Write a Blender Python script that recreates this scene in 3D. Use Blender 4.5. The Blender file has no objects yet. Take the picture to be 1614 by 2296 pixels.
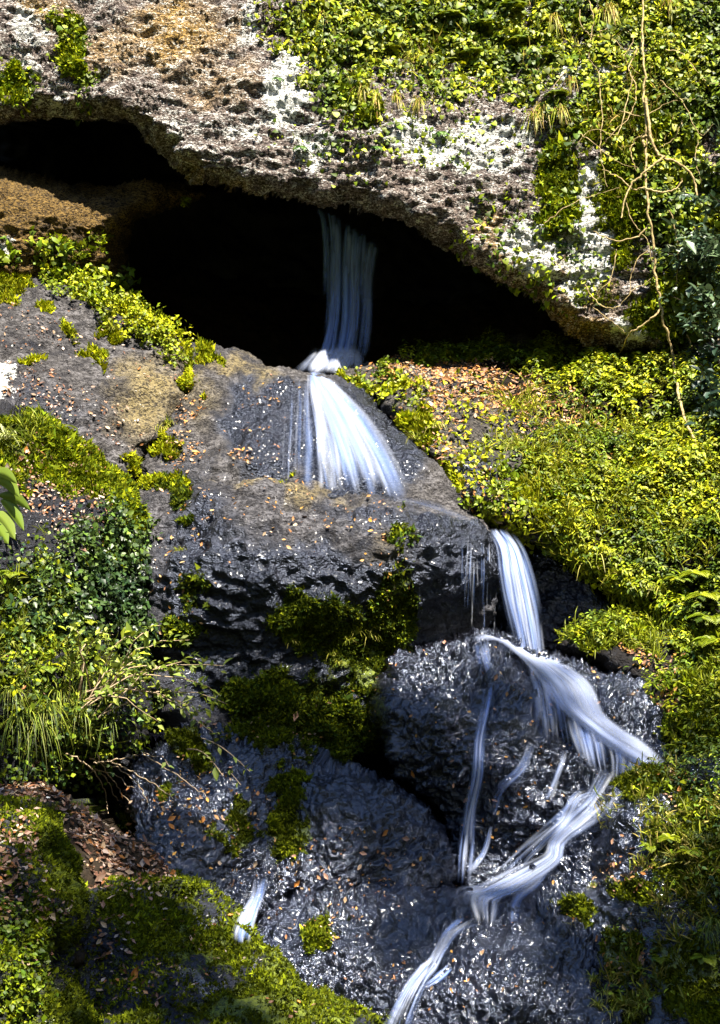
import bpy, math, random
import numpy as np
from mathutils import Vector

SC = bpy.context.scene
COL = SC.collection
RNG = np.random.default_rng(7)
random.seed(7)

# ------------------------------------------------------------------ camera
PITCH = math.radians(8.0)
EYE = np.array([0.0, 0.0, 1.7])
HT = 0.256                      # tangent of half the horizontal field of view
cam_data = bpy.data.cameras.new('camera')
cam_data.sensor_fit = 'HORIZONTAL'
cam_data.sensor_width = 36.0
cam_data.lens = 18.0 / HT
cam_data.clip_end = 2000.0
cam = bpy.data.objects.new('camera', cam_data)
COL.objects.link(cam)
cam.location = EYE
cam.rotation_euler = (math.radians(90) + PITCH, 0, 0)
SC.camera = cam

# ------------------------------------------------------------------ sky and sun
SUN_DIR = Vector((0.30, -0.50, 1.00)).normalized()      # towards the sun
SUN_EL = math.asin(SUN_DIR.z)
SUN_AZ = math.atan2(SUN_DIR.x, SUN_DIR.y)
world = bpy.data.worlds.new('World')
SC.world = world
world.use_nodes = True
wn = world.node_tree
sky = wn.nodes.new('ShaderNodeTexSky')
sky.sky_type = 'NISHITA'
sky.sun_disc = False
sky.dust_density = 0.3
sky.ozone_density = 4.0
sky.sun_elevation = SUN_EL
sky.sun_rotation = SUN_AZ
wn.links.new(sky.outputs[0], wn.nodes['Background'].inputs[0])
wn.nodes['Background'].inputs[1].default_value = 0.07
sun_data = bpy.data.lights.new('sun', 'SUN')
sun_data.energy = 5.0
sun_data.angle = math.radians(1.0)
sun_data.color = (1.0, 0.93, 0.80)
sun = bpy.data.objects.new('sun', sun_data)
COL.objects.link(sun)
sun.location = (8, -10, 30)
sun.rotation_euler = SUN_DIR.to_track_quat('Z', 'Y').to_euler()

SC.view_settings.view_transform = 'Standard'
SC.view_settings.look = 'None'
SC.view_settings.exposure = 2.15
SC.view_settings.gamma = 1.0
SC.cycles.max_bounces = 6
SC.cycles.diffuse_bounces = 1
SC.cycles.transparent_max_bounces = 64

# ------------------------------------------------------------------ measuring the place
F_ = np.array([0, math.cos(PITCH), math.sin(PITCH)])
U_ = np.array([0, -math.sin(PITCH), math.cos(PITCH)])
R_ = np.array([1.0, 0, 0])


def at(x, y, d):
    """Survey point: plan reading (x, y) on the 1614 x 2296 sketch at distance d metres."""
    x = np.asarray(x, float); y = np.asarray(y, float); d = np.asarray(d, float)
    a = (x - 807.0) / 807.0 * HT
    b = (1148.0 - y) / 807.0 * HT
    return EYE + d[..., None] * (a[..., None] * R_ + b[..., None] * U_ + F_)


def perp(d):
    return d * HT / 807.0            # metres per sketch unit at distance d


# ------------------------------------------------------------------ noise
_perm = np.random.default_rng(3).permutation(512).astype(np.int64)
_grad = np.random.default_rng(5).normal(size=(512, 3))
_grad /= np.linalg.norm(_grad, axis=1)[:, None]


def _h(i, j, k):
    return _perm[(_perm[(_perm[i & 511] + j) & 511] + k) & 511]


_gx, _gy, _gz = [np.ascontiguousarray(_grad[:, i_]).astype(np.float32) for i_ in range(3)]
_perm = _perm.astype(np.int32)


def perlin(P):
    P = np.asarray(P)
    sh = P.shape[:-1]
    X, Y, Z = [np.ascontiguousarray(P[..., c]).ravel() for c in range(3)]
    fi = [np.floor(q) for q in (X, Y, Z)]
    fx, fy, fz = [(q - f).astype(np.float32) for q, f in zip((X, Y, Z), fi)]
    ix, iy, iz = [f.astype(np.int32) for f in fi]
    ux, uy, uz = [f * f * f * (f * (f * 6 - 15) + 10) for f in (fx, fy, fz)]
    out = np.zeros(X.shape, np.float32)
    for a in (0, 1):
        pa = _perm[(ix + a) & 511]; wa = ux if a else 1 - ux; ox = fx - a
        for b in (0, 1):
            pb = _perm[(pa + iy + b) & 511]; wb = wa * (uy if b else 1 - uy); oy = fy - b
            for c in (0, 1):
                h = _perm[(pb + iz + c) & 511]
                out += wb * (uz if c else 1 - uz) * (_gx[h] * ox + _gy[h] * oy + _gz[h] * (fz - c))
    return (out * 1.5).astype(float).reshape(sh)


def fbm(P, octs=4, gain=0.5):
    s = 0; a = 1.0
    for o in range(octs):
        s = s + a * perlin(P * (2.03 ** o) + 17.3 * o)
        a *= gain
    return s


def smooth(x, a, b):
    t = np.clip((x - a) / (b - a), 0, 1)
    return t * t * (3 - 2 * t)


# ------------------------------------------------------------------ materials
class NT:
    def __init__(self, name):
        self.m = bpy.data.materials.new(name)
        self.m.use_nodes = True
        self.t = self.m.node_tree
        self.t.nodes.clear()
        self.out = self.t.nodes.new('ShaderNodeOutputMaterial')

    def n(self, typ, ins=None, **kw):
        nd = self.t.nodes.new(typ)
        for k, v in kw.items():
            setattr(nd, k, v)
        for k, v in (ins or {}).items():
            s = nd.inputs[k]
            if isinstance(v, bpy.types.NodeSocket):
                self.t.links.new(v, s)
            else:
                s.default_value = v
        return nd

    def attr(self, name):
        return self.n('ShaderNodeAttribute', attribute_name=name)

    def math(self, op, a, b=0.0, c=0.0, clamp=False):
        nd = self.n('ShaderNodeMath', {0: a, 1: b, 2: c}, operation=op)
        nd.use_clamp = clamp
        return nd.outputs[0]

    def noise(self, vec, scale, detail=4.0, rough=0.55, dist=0.0):
        return self.n('ShaderNodeTexNoise', {'Vector': vec, 'Scale': scale, 'Detail': detail,
                                             'Roughness': rough, 'Distortion': dist}).outputs[0]

    def step(self, x, a, b):
        return self.n('ShaderNodeMapRange', {0: x, 1: a, 2: b, 3: 0.0, 4: 1.0},
                      interpolation_type='SMOOTHSTEP').outputs[0]

    def mix(self, f, a, b):
        nd = self.n('ShaderNodeMix', data_type='RGBA')
        for s, v in ((0, f), (6, a), (7, b)):
            if isinstance(v, bpy.types.NodeSocket):
                self.t.links.new(v, nd.inputs[s])
            elif s == 0:
                nd.inputs[s].default_value = v
            else:
                nd.inputs[s].default_value = (*v, 1.0) if len(v) == 3 else v
        return nd.outputs[2]

    def lerp(self, f, a, b):
        nd = self.n('ShaderNodeMix', data_type='FLOAT')
        for s, v in ((0, f), (2, a), (3, b)):
            if isinstance(v, bpy.types.NodeSocket):
                self.t.links.new(v, nd.inputs[s])
            else:
                nd.inputs[s].default_value = v
        return nd.outputs[0]

    def surf(self, s):
        self.t.links.new(s, self.out.inputs[0])
        return self.m


def rock_material(name, g1, g2, warm, scale=(1, 1, 1.6), bump=1.0, spec=0.5, wet_rough=0.30, dry_rough=0.8, fine=1.0, coat=0.12, cracks=0.0):
    """Pitted rock; the attributes say where it is damp, mossy, lichened or rusty."""
    k = NT(name)
    pos = k.n('ShaderNodeNewGeometry').outputs['Position']
    vec = k.n('ShaderNodeVectorMath', {0: pos, 1: scale}, operation='MULTIPLY').outputs[0]
    wet = k.attr('wet').outputs['Fac']
    moss = k.attr('moss').outputs['Fac']
    lich = k.attr('lichen').outputs['Fac']
    rust = k.attr('rust').outputs['Fac']
    n1 = k.noise(vec, 1.7, 5)
    n2 = k.noise(vec, 7.0, 6, 0.65)
    n3 = k.noise(vec, 26.0, 5, 0.7)
    n4 = k.noise(vec, 70.0, 3, 0.6)
    base = k.mix(k.step(n2, 0.40, 0.62), g1, g2)
    base = k.mix(k.math('MULTIPLY', k.step(n1, 0.56, 0.40), 0.55), base, tuple(x * 0.35 for x in g1))
    base = k.mix(k.math('MULTIPLY', k.step(k.math('ADD', k.math('MULTIPLY', n1, 0.6), k.math('MULTIPLY', n2, 0.4)), 0.32, 0.54), rust), base, warm)
    # small dark pits, grit
    base = k.mix(k.math('MULTIPLY', k.step(n3, 0.54, 0.42), 0.85), base, (0.016, 0.014, 0.014))
    base = k.mix(k.math('MULTIPLY', k.step(n4, 0.58, 0.72), k.lerp(wet, 0.35, 0.08)), base, (0.45, 0.42, 0.38))
    if cracks:
        cv = k.n('ShaderNodeVectorMath', {0: vec, 1: (0.75, 0.75, 1.25)}, operation='MULTIPLY').outputs[0]
        c1 = k.math('ABSOLUTE', k.math('SUBTRACT', k.noise(cv, 5.0, 3, 0.6, 0.4), 0.5))
        c2 = k.math('ABSOLUTE', k.math('SUBTRACT', k.noise(cv, 13.0, 2, 0.6, 0.5), 0.5))
        ck = k.math('MAXIMUM', k.step(c1, 0.022, 0.004), k.math('MULTIPLY', k.step(c2, 0.045, 0.01), k.step(n1, 0.42, 0.55)))
        base = k.mix(k.math('MULTIPLY', ck, cracks), base, (0.012, 0.009, 0.007))
    so = k.step(k.math('ADD', k.attr('soil_shade').outputs['Fac'], k.math('MULTIPLY', k.math('SUBTRACT', n2, 0.5), 0.9)), 0.35, 0.6)
    base = k.mix(so, base, k.mix(n3, (0.005, 0.004, 0.002), (0.022, 0.015, 0.007)))  # near-black soil: shade between the leaves is put into the colour
    # lichen: crusts in clusters of small discs
    lm = k.math('ADD', k.math('ADD', k.math('MULTIPLY', n2, 0.50), k.math('MULTIPLY', n3, 0.62)), lich)
    lm = k.math('ADD', lm, k.math('MULTIPLY', n4, 0.30))
    lm = k.step(lm, 1.15, 1.21)
    if cracks: lm = k.math('MULTIPLY', lm, k.math('SUBTRACT', 1.0, k.math('MULTIPLY', ck, cracks)))
    base = k.mix(lm, base, k.mix(n4, (0.60, 0.62, 0.58), (0.86, 0.86, 0.82)))
    # damp rock is darker and glossier
    wn_ = k.step(k.math('ADD', wet, k.math('MULTIPLY', k.math('SUBTRACT', n2, 0.5), 0.5)), 0.15, 0.65)
    dark = k.n('ShaderNodeMix', {0: 1.0, 6: base, 7: (0.085, 0.09, 0.125, 1)}, data_type='RGBA', blend_type='MULTIPLY').outputs[2]
    base = k.mix(wn_, base, dark)
    # moss film
    mm = k.math('ADD', moss, k.math('MULTIPLY', k.math('SUBTRACT', k.math('ADD', k.math('MULTIPLY', n2, 0.6), k.math('MULTIPLY', n3, 0.4)), 0.5), 1.3))
    mm = k.step(mm, 0.42, 0.56)
    mcol = k.mix(k.step(n3, 0.35, 0.65), (0.030, 0.042, 0.003), (0.135, 0.165, 0.006))
    base = k.mix(mm, base, mcol)
    rough = k.lerp(wn_, dry_rough, wet_rough)
    rough = k.lerp(k.math('MAXIMUM', mm, lm), rough, 0.9)
    nf = k.noise(vec, 22.0, 1.5, 0.5, 0.6)
    fin = k.math('MULTIPLY', k.math('SUBTRACT', 1.0, k.math('MULTIPLY', wn_, 0.8)), fine)
    h = k.math('ADD', k.math('MULTIPLY', n2, 0.8), k.math('MULTIPLY', nf, 0.45))
    h = k.math('ADD', h, k.math('MULTIPLY', k.math('MULTIPLY', n3, 0.6), fin))
    h = k.math('ADD', h, k.math('MULTIPLY', k.math('MULTIPLY', n4, 0.20), fin))
    h = k.math('ADD', h, k.math('MULTIPLY', mm, 0.25))
    bp = k.n('ShaderNodeBump', {'Strength': 1.0, 'Distance': 0.11 * bump, 'Height': h})
    sp = k.n('ShaderNodeBsdfPrincipled', {'Base Color': base, 'Roughness': rough, 'Normal': bp.outputs[0],
                                          'Specular IOR Level': k.lerp(wn_, 0.25 * spec, spec * 1.2),
                                          'Specular Tint': (0.62, 0.72, 1.0, 1.0), 'Coat Weight': k.math('MULTIPLY', wn_, coat), 'Coat Roughness': 0.12, 'Coat Tint': (1, 1, 1, 1)})  # sky blue is put into the specular colour of the glints
    return k.surf(sp.outputs[0])


def leaf_material(name, trans=0.35, rough=0.5, spec=0.3):
    k = NT(name)
    c = k.attr('col').outputs['Color']
    pr = k.n('ShaderNodeBsdfPrincipled', {'Base Color': c, 'Roughness': rough, 'Specular IOR Level': spec})
    tr = k.n('ShaderNodeBsdfTranslucent', {'Color': c})
    mx = k.n('ShaderNodeMixShader', {0: trans, 1: pr.outputs[0], 2: tr.outputs[0]})
    return k.surf(mx.outputs[0])


def plain_material(name, c1, c2, scale=8.0, rough=0.8, bump=0.02):
    k = NT(name)
    pos = k.n('ShaderNodeNewGeometry').outputs['Position']
    n = k.noise(pos, scale, 6, 0.65)
    c = k.mix(k.step(n, 0.35, 0.65), c1, c2)
    bp = k.n('ShaderNodeBump', {'Strength': 0.8, 'Distance': bump, 'Height': n})
    pr = k.n('ShaderNodeBsdfPrincipled', {'Base Color': c, 'Roughness': rough, 'Normal': bp.outputs[0], 'Specular IOR Level': 0.2})
    return k.surf(pr.outputs[0])


def water_material(name):
    """Silky white water: threads run along the flow (uv.y) and thin out towards the rims."""
    k = NT(name)
    uv = k.n('ShaderNodeUVMap', uv_map='flow').outputs[0]
    dens = k.attr('dens').outputs['Fac']
    tone = k.attr('tone').outputs['Fac']
    nz = k.noise(uv, 2.2, 2, 0.5)
    m = k.math('MULTIPLY', dens, k.math('ADD', 0.35, k.math('MULTIPLY', nz, 1.3)), clamp=True)
    col = k.mix(tone, (0.22, 0.38, 0.88), (0.74, 0.78, 0.88))  # blue of shade and white of sun put into the water colour
    df = k.n('ShaderNodeBsdfPrincipled', {'Base Color': col, 'Roughness': 0.45, 'Specular IOR Level': 0.4})
    tl = k.n('ShaderNodeBsdfTranslucent', {'Color': col})
    w = k.n('ShaderNodeMixShader', {0: 0.35, 1: df.outputs[0], 2: tl.outputs[0]})
    tp = k.n('ShaderNodeBsdfTransparent')
    mx = k.n('ShaderNodeMixShader', {0: m, 1: tp.outputs[0], 2: w.outputs[0]})
    return k.surf(mx.outputs[0])


M_CLIFF = rock_material('cliff_rock', (0.21, 0.175, 0.18), (0.46, 0.41, 0.41), (0.55, 0.34, 0.09), (1, 1, 2.0), 1.0, 0.2, cracks=0.9)
M_PILLAR = rock_material('golden_rock', (0.10, 0.075, 0.045), (0.20, 0.15, 0.09), (0.26, 0.16, 0.045), (1, 1, 2.0), 1.0, 0.2, cracks=0.9)
M_ROCK = rock_material('grey_rock', (0.036, 0.037, 0.047), (0.135, 0.132, 0.148), (0.26, 0.20, 0.08), (1, 1, 1.4), 0.75, 0.5)
M_WET = rock_material('wet_rock', (0.04, 0.038, 0.05), (0.11, 0.105, 0.13), (0.10, 0.06, 0.03), (1.15, 1, 1.1), 0.7, 0.75, 0.20, 0.8, 0.25, 0.5)
M_CAVE = plain_material('cave_shade_rock', (0.010, 0.009, 0.008), (0.022, 0.018, 0.014), 3.0, 0.9, 0.05)  # near-black, so the colour itself carries the shade of the cave
M_SOIL = plain_material('shade_dark_soil', (0.012, 0.009, 0.006), (0.035, 0.024, 0.014), 9.0, 0.95, 0.05)  # soil coloured dark enough to stand for shaded crevices
M_GROUND = plain_material('valley_ground', (0.02, 0.03, 0.008), (0.05, 0.05, 0.02), 0.8, 0.95, 0.1)
M_LEAF = leaf_material('leaf_green', 0.18, 0.5, 0.25)
M_GLOSS = leaf_material('leaf_glossy', 0.15, 0.42, 0.35)
M_DRY = leaf_material('leaf_dry', 0.2, 0.6, 0.25)
M_MOSS = leaf_material('moss_tufts', 0.15, 0.8, 0.1)
M_WATER = water_material('falling_water')


# ------------------------------------------------------------------ mesh helpers
def new_mesh(name, V, faces, mat, attrs=None, smooth_shade=True, parent=None, center=True):
    V = np.asarray(V, float)
    c = np.array([V[:, 0].mean(), V[:, 1].mean(), V[:, 2].min()]) if center else np.zeros(3)
    me = bpy.data.meshes.new(name)
    Vl = (V - c).astype(np.float32)
    if isinstance(faces, np.ndarray):
        nf, k = faces.shape
        me.vertices.add(len(V)); me.vertices.foreach_set('co', Vl.ravel())
        me.loops.add(nf * k); me.loops.foreach_set('vertex_index', faces.astype(np.int32).ravel())
        me.polygons.add(nf)
        me.polygons.foreach_set('loop_start', np.arange(0, nf * k, k, dtype=np.int32))
        me.update(calc_edges=True)
    else:
        me.from_pydata(Vl.tolist(), [], faces)
    if smooth_shade:
        me.polygons.foreach_set('use_smooth', np.ones(len(me.polygons), bool))
    for nme, arr in (attrs or {}).items():
        arr = np.asarray(arr, np.float32)
        if arr.ndim == 1:
            a = me.attributes.new(nme, 'FLOAT', 'POINT'); a.data.foreach_set('value', arr)
        else:
            if arr.shape[1] == 3:
                arr = np.hstack([arr, np.ones((len(arr), 1), np.float32)])
            a = me.attributes.new(nme, 'FLOAT_COLOR', 'POINT'); a.data.foreach_set('color', arr.ravel())
    me.materials.append(mat)
    me.validate()
    o = bpy.data.objects.new(name, me)
    COL.objects.link(o)
    if parent is not None:
        o.parent = parent
        o.location = Vector(c) - parent.location
    else:
        o.location = c
    return o


def tag(o, label=None, cat=None, group=None, kind=None):
    if label: o['label'] = label
    if cat: o['category'] = cat
    if group: o['group'] = group
    if kind: o['kind'] = kind
    return o


# ------------------------------------------------------------------ rock masses
STEP = 3.0
LX = np.arange(-260, 1880, STEP)
LY = np.arange(-300, 2620, STEP)
GX, GY = np.meshgrid(LX, LY)
DMAP = np.full(GX.shape, 60.0)       # nearest surface seen from the path
IDMAP = np.full(GX.shape, -1)
MASS = {}


def _w(z):
    return 34 * perlin(np.stack([GX / 55, GY / 55, np.full(GX.shape, z)], -1)) + 15 * perlin(np.stack([GX / 17, GY / 17, np.full(GX.shape, z + 4)], -1))


WARPX, WARPY = _w(.37), _w(9.4)


def tps(ctrl):
    C = np.array(ctrl, float)
    XY = C[:, :2] / 300.0
    n = len(C)

    def ker(r2):
        return np.where(r2 > 0, r2 * np.log(np.maximum(r2, 1e-12)), 0)
    K = ker(((XY[:, None] - XY[None]) ** 2).sum(-1)) + np.eye(n) * 0.05
    Pm = np.hstack([np.ones((n, 1)), XY])
    A = np.block([[K, Pm], [Pm.T, np.zeros((3, 3))]])
    w = np.linalg.solve(A, np.concatenate([C[:, 2], np.zeros(3)]))

    def f(x, y):
        q = np.stack([x, y], -1) / 300.0
        r = w[n] + w[n + 1] * q[..., 0] + w[n + 2] * q[..., 1]
        for i in range(n):
            r = r + w[i] * ker(((q - XY[i]) ** 2).sum(-1))
        return r
    return f


def sdf_poly(poly, X, Y):
    """Positive inside."""
    p = np.array(poly, float)
    # rounded outline
    for _ in range(2):
        q = np.roll(p, -1, 0)
        p = np.stack([p * 0.75 + q * 0.25, p * 0.25 + q * 0.75], 1).reshape(-1, 2)
    best = np.full(X.shape, 1e9)
    inside = np.zeros(X.shape, bool)
    for a, b in zip(p, np.roll(p, -1, 0)):
        ex, ey = b - a
        wx, wy = X - a[0], Y - a[1]
        t = np.clip((wx * ex + wy * ey) / (ex * ex + ey * ey + 1e-9), 0, 1)
        best = np.minimum(best, (wx - t * ex) ** 2 + (wy - t * ey) ** 2)
        c = ((a[1] <= Y) & (b[1] > Y)) | ((b[1] <= Y) & (a[1] > Y))
        if abs(ey) > 1e-9:
            inside ^= c & (X < a[0] + (Y - a[1]) / ey * ex)
    return np.sqrt(best) * np.where(inside, 1, -1)


def blobs(X, Y, lst):
    """Sum of soft patches (x, y, rx, ry, angle, strength)."""
    r = np.zeros(np.shape(X))
    if len(lst) == 0: return r
    i = np.clip(np.round((Y - LY[0]) / STEP).astype(int), 0, len(LY) - 1)
    j = np.clip(np.round((X - LX[0]) / STEP).astype(int), 0, len(LX) - 1)
    X = X + WARPX[i, j]; Y = Y + WARPY[i, j]
    for (x, y, rx, ry, ang, s) in lst:
        c, sn = math.cos(math.radians(ang)), math.sin(math.radians(ang))
        dx, dy = X - x, Y - y
        u = (dx * c + dy * sn) / rx
        v = (-dx * sn + dy * c) / ry
        r = np.maximum(r, s * (1 - smooth(np.sqrt(u * u + v * v), 0.25, 1.25)))
    return r


def rock(key, name, poly, ctrl, mat, label=None, cat=None, group=None, kind=None, rnd=60, recess=0.9,
         amp=1.0, aniso=(1, 1, 1.5), back=2.0, backdir=(0, 1, 0.0), moss=(), wet=(), lichen=(), rust=(), soil_shade=(), base=(0, 0, 0, 0), earth=0.0,
         wob=10, pits=1.0, crinkle=0.35, stride=1, fs=1.0, skirt=None):
    P = np.array(poly, float)
    x0, x1 = P[:, 0].min() - 30, P[:, 0].max() + 30
    y0, y1 = P[:, 1].min() - 30, P[:, 1].max() + 30
    lx, ly_ = LX[::stride], LY[::stride]
    ix = np.where((lx >= x0) & (lx <= x1))[0]; iy = np.where((ly_ >= y0) & (ly_ <= y1))[0]
    sl = np.s_[iy[0] * stride:iy[-1] * stride + 1:stride, ix[0] * stride:ix[-1] * stride + 1:stride]
    st_ = STEP * stride
    X, Y = GX[sl].copy(), GY[sl].copy()
    pid = abs(hash(key)) % 97 if False else sum(ord(c) for c in key) % 97
    wobble = wob * (perlin(np.stack([X / 90, Y / 90, np.full(X.shape, pid + .5)], -1)) +
                    0.5 * perlin(np.stack([X / 30, Y / 30, np.full(X.shape, pid + 7.5)], -1)))
    S = sdf_poly(poly, X, Y) + wobble
    gy, gx = np.gradient(S, st_)
    gl = np.maximum(np.sqrt(gx * gx + gy * gy), 0.3)
    inn = S > 0
    near = (~inn) & (S > -1.6 * st_)
    # bring the first ring of outer points onto the outline
    X = np.where(near, X - gx / gl * S, X)
    Y = np.where(near, Y - gy / gl * S, Y)
    use = inn | near
    f = tps(ctrl)
    D0 = f(X, Y)
    e = np.clip(1 - np.maximum(S, 0) / rnd, 0, 1)
    D = D0 + recess * (1 - np.sqrt(np.maximum(1 - e * e, 0.0)))
    Pt = at(X, Y, D)
    # displacement along the surface normal
    ty = np.gradient(Pt, axis=0); tx = np.gradient(Pt, axis=1)
    N = np.cross(tx, ty)
    N /= np.maximum(np.linalg.norm(N, axis=-1), 1e-9)[..., None]
    N *= -np.sign((N * F_).sum(-1) + 1e-9)[..., None]
    Q = Pt * np.array(aniso) * fs + pid
    h = 0.16 * fbm(Q * 0.75, 2) + 0.085 * fbm(Q * 2.3 + 5, 2)
    r = 1 - np.abs(perlin(Q * 3.7 + 9)) * 2.0
    h += 0.045 * pits * (r - 0.5) * (1 - .7 * min(crinkle, 1)) + 0.030 * min(pits, 1.1) * fbm(Q * 7.0 + 3, 2) + 0.012 * min(pits, 1.0) * (1 - .8 * min(crinkle, 1)) * perlin(Q * 16.0)
    cr = np.abs(perlin(Q * np.array([1.3, 1, 1]) * 5.0 + 2.7 + 0.45 * perlin(Q * 8)[..., None])) * 2.2
    cr2 = np.abs(perlin(Q * 11.0 + 8.1)) * 2.2
    cr3 = np.abs(perlin(Q * 23.0 + 4.4)) * 2.2
    cm = 0.30 + 0.95 * smooth(perlin(Q * 0.9 + 61), -.35, .45)
    h += cm * crinkle * (0.070 * cr + 0.026 * cr2 + 0.003 * cr3)
    h = h / fs ** 0.8 + (0.10 * amp * fbm(Pt * 0.8 + pid, 2) if fs > 1 else 0.0)
    h *= amp
    Pt = Pt + N * h[..., None]
    D = ((Pt - EYE) * F_).sum(-1)
    # faces
    q = use[:-1, :-1] & use[1:, :-1] & use[:-1, 1:] & use[1:, 1:]
    q &= (inn[:-1, :-1].astype(int) + inn[1:, :-1] + inn[:-1, 1:] + inn[1:, 1:]) > 0
    idx = -np.ones(X.shape, int)
    ny, nx = X.shape
    lin = np.arange(ny * nx).reshape(ny, nx)
    F = np.stack([lin[:-1, :-1][q], lin[1:, :-1][q], lin[1:, 1:][q], lin[:-1, 1:][q]], -1)
    used, inv = np.unique(F, return_inverse=True)
    F = inv.reshape(F.shape)
    V = Pt.reshape(-1, 3)[used]
    vx, vy = X.ravel()[used], Y.ravel()[used]
    ed = np.stack([F, np.roll(F, -1, 1)], -1).reshape(-1, 2)
    sed = np.sort(ed, 1)
    key2 = sed[:, 0].astype(np.int64) * (len(V) + 1) + sed[:, 1]
    uq, first, cnt = np.unique(key2, return_index=True, return_counts=True)
    bd = ed[first[cnt == 1]]
    bv, binv = np.unique(bd, return_inverse=True)
    binv = binv.reshape(bd.shape)
    bdir = np.array(backdir, float); bdir /= np.linalg.norm(bdir)
    rings = 4 if back > 3 else 2
    cen = V.mean(0)
    allV = [V]; allF = [F]
    prev = bv
    n0 = len(V)
    for rI in range(1, rings + 1):
        t = rI / rings
        nv = V[bv] + bdir * back * t
        if back <= 3:
            nv = nv + (cen - V[bv]) * np.array([0.15, 0, 0.15]) * t
        nv = nv + 0.12 * back * t * np.stack([perlin(nv * 0.9 + 31), 0 * t * nv[:, 0], perlin(nv * 0.9 + 57)], -1)
        ids = n0 + np.arange(len(bv)); n0 += len(bv)
        allV.append(nv)
        pm = prev if rI > 1 else bv
        allF.append(np.stack([pm[binv[:, 1]], pm[binv[:, 0]], ids[binv[:, 0]], ids[binv[:, 1]]], -1))
        prev = ids
    VV = np.vstack(allV); FF = np.vstack(allF)
    at_x = np.concatenate([vx] + [vx[bv]] * rings); at_y = np.concatenate([vy] + [vy[bv]] * rings)
    A = {'moss': np.maximum(blobs(at_x, at_y, moss), base[0]), 'wet': np.maximum(blobs(at_x, at_y, wet), base[1]),
         'lichen': np.maximum(blobs(at_x, at_y, lichen), base[2]), 'rust': np.maximum(blobs(at_x, at_y, rust), base[3]),
         'soil_shade': np.maximum(blobs(at_x, at_y, soil_shade), earth)}  # earth sets the least amount of painted leaf-gap shade
    o = new_mesh(name, VV, FF, mat, A)
    if skirt is not None:
        o.data.materials.append(skirt)
        mi = np.zeros(len(FF), np.int32); mi[len(F):] = 1
        o.data.polygons.foreach_set('material_index', mi)
    tag(o, label, cat, group, kind)
    if stride > 1:
        for oy in range(stride):
            for ox in range(stride):
                sh = DMAP[sl[0].start + oy:sl[0].stop + oy:stride, sl[1].start + ox:sl[1].stop + ox:stride]
                a_, b_ = sh.shape
                w2 = (inn & (D < 59))[:a_, :b_]
                sh[w2] = np.minimum(sh[w2], D[:a_, :b_][w2])
    sub = DMAP[sl]; sid = IDMAP[sl]
    win = inn & (D < sub)
    sub[win] = D[win]; sid[win] = len(MASS)
    MASS[key] = dict(V=V, F=F, vx=vx, vy=vy, A={k_: v_[:len(V)] for k_, v_ in A.items()}, obj=o, id=len(MASS))
    return o


def depth(x, y):
    i = np.clip(np.round((np.asarray(y, float) - LY[0]) / STEP).astype(int), 0, len(LY) - 1)
    j = np.clip(np.round((np.asarray(x, float) - LX[0]) / STEP).astype(int), 0, len(LX) - 1)
    return DMAP[i, j]


# --- setting: valley floor, added sky-blocking slope behind the viewer, ravine wall, cliff, cave
g = np.linspace(-1, 1, 61)
gx_, gy_ = np.meshgrid(np.sign(g) * np.abs(g) ** 2.2 * 900, np.sign(g) * np.abs(g) ** 2.2 * 900)
gz_ = -1.6 + 0.25 * perlin(np.stack([gx_ / 6, gy_ / 6, 0 * gx_ + .3], -1))
lin = np.arange(61 * 61).reshape(61, 61)
fq = np.stack([lin[:-1, :-1].ravel(), lin[:-1, 1:].ravel(), lin[1:, 1:].ravel(), lin[1:, :-1].ravel()], -1)
tag(new_mesh('ground', np.stack([gx_, gy_, gz_], -1).reshape(-1, 3), fq, M_GROUND), 'dark valley floor below the cascade', kind='structure')

# unseen slope added behind the viewer to keep low sky off the cave
aa, rr = np.meshgrid(np.linspace(math.radians(168), math.radians(372), 90), np.linspace(0, 1, 40))
rad = 9 + 44 * rr
hz = -2.0 + 40 * rr ** 0.9
pn = np.stack([np.cos(aa) * rad * 0.9, np.sin(aa) * rad + 4, hz], -1)
pn = pn + (1.6 * fbm(pn * 0.25, 3) + 0.0)[..., None] * np.array([0.3, 0.3, 1.0])
lin = np.arange(90 * 40).reshape(40, 90)
fq = np.stack([lin[:-1, :-1].ravel(), lin[:-1, 1:].ravel(), lin[1:, 1:].ravel(), lin[1:, :-1].ravel()], -1)
tag(new_mesh('sky_blocking_slope', pn.reshape(-1, 3), fq, M_GROUND), 'unseen slope added behind the viewer to block the low sky', kind='structure')

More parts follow.
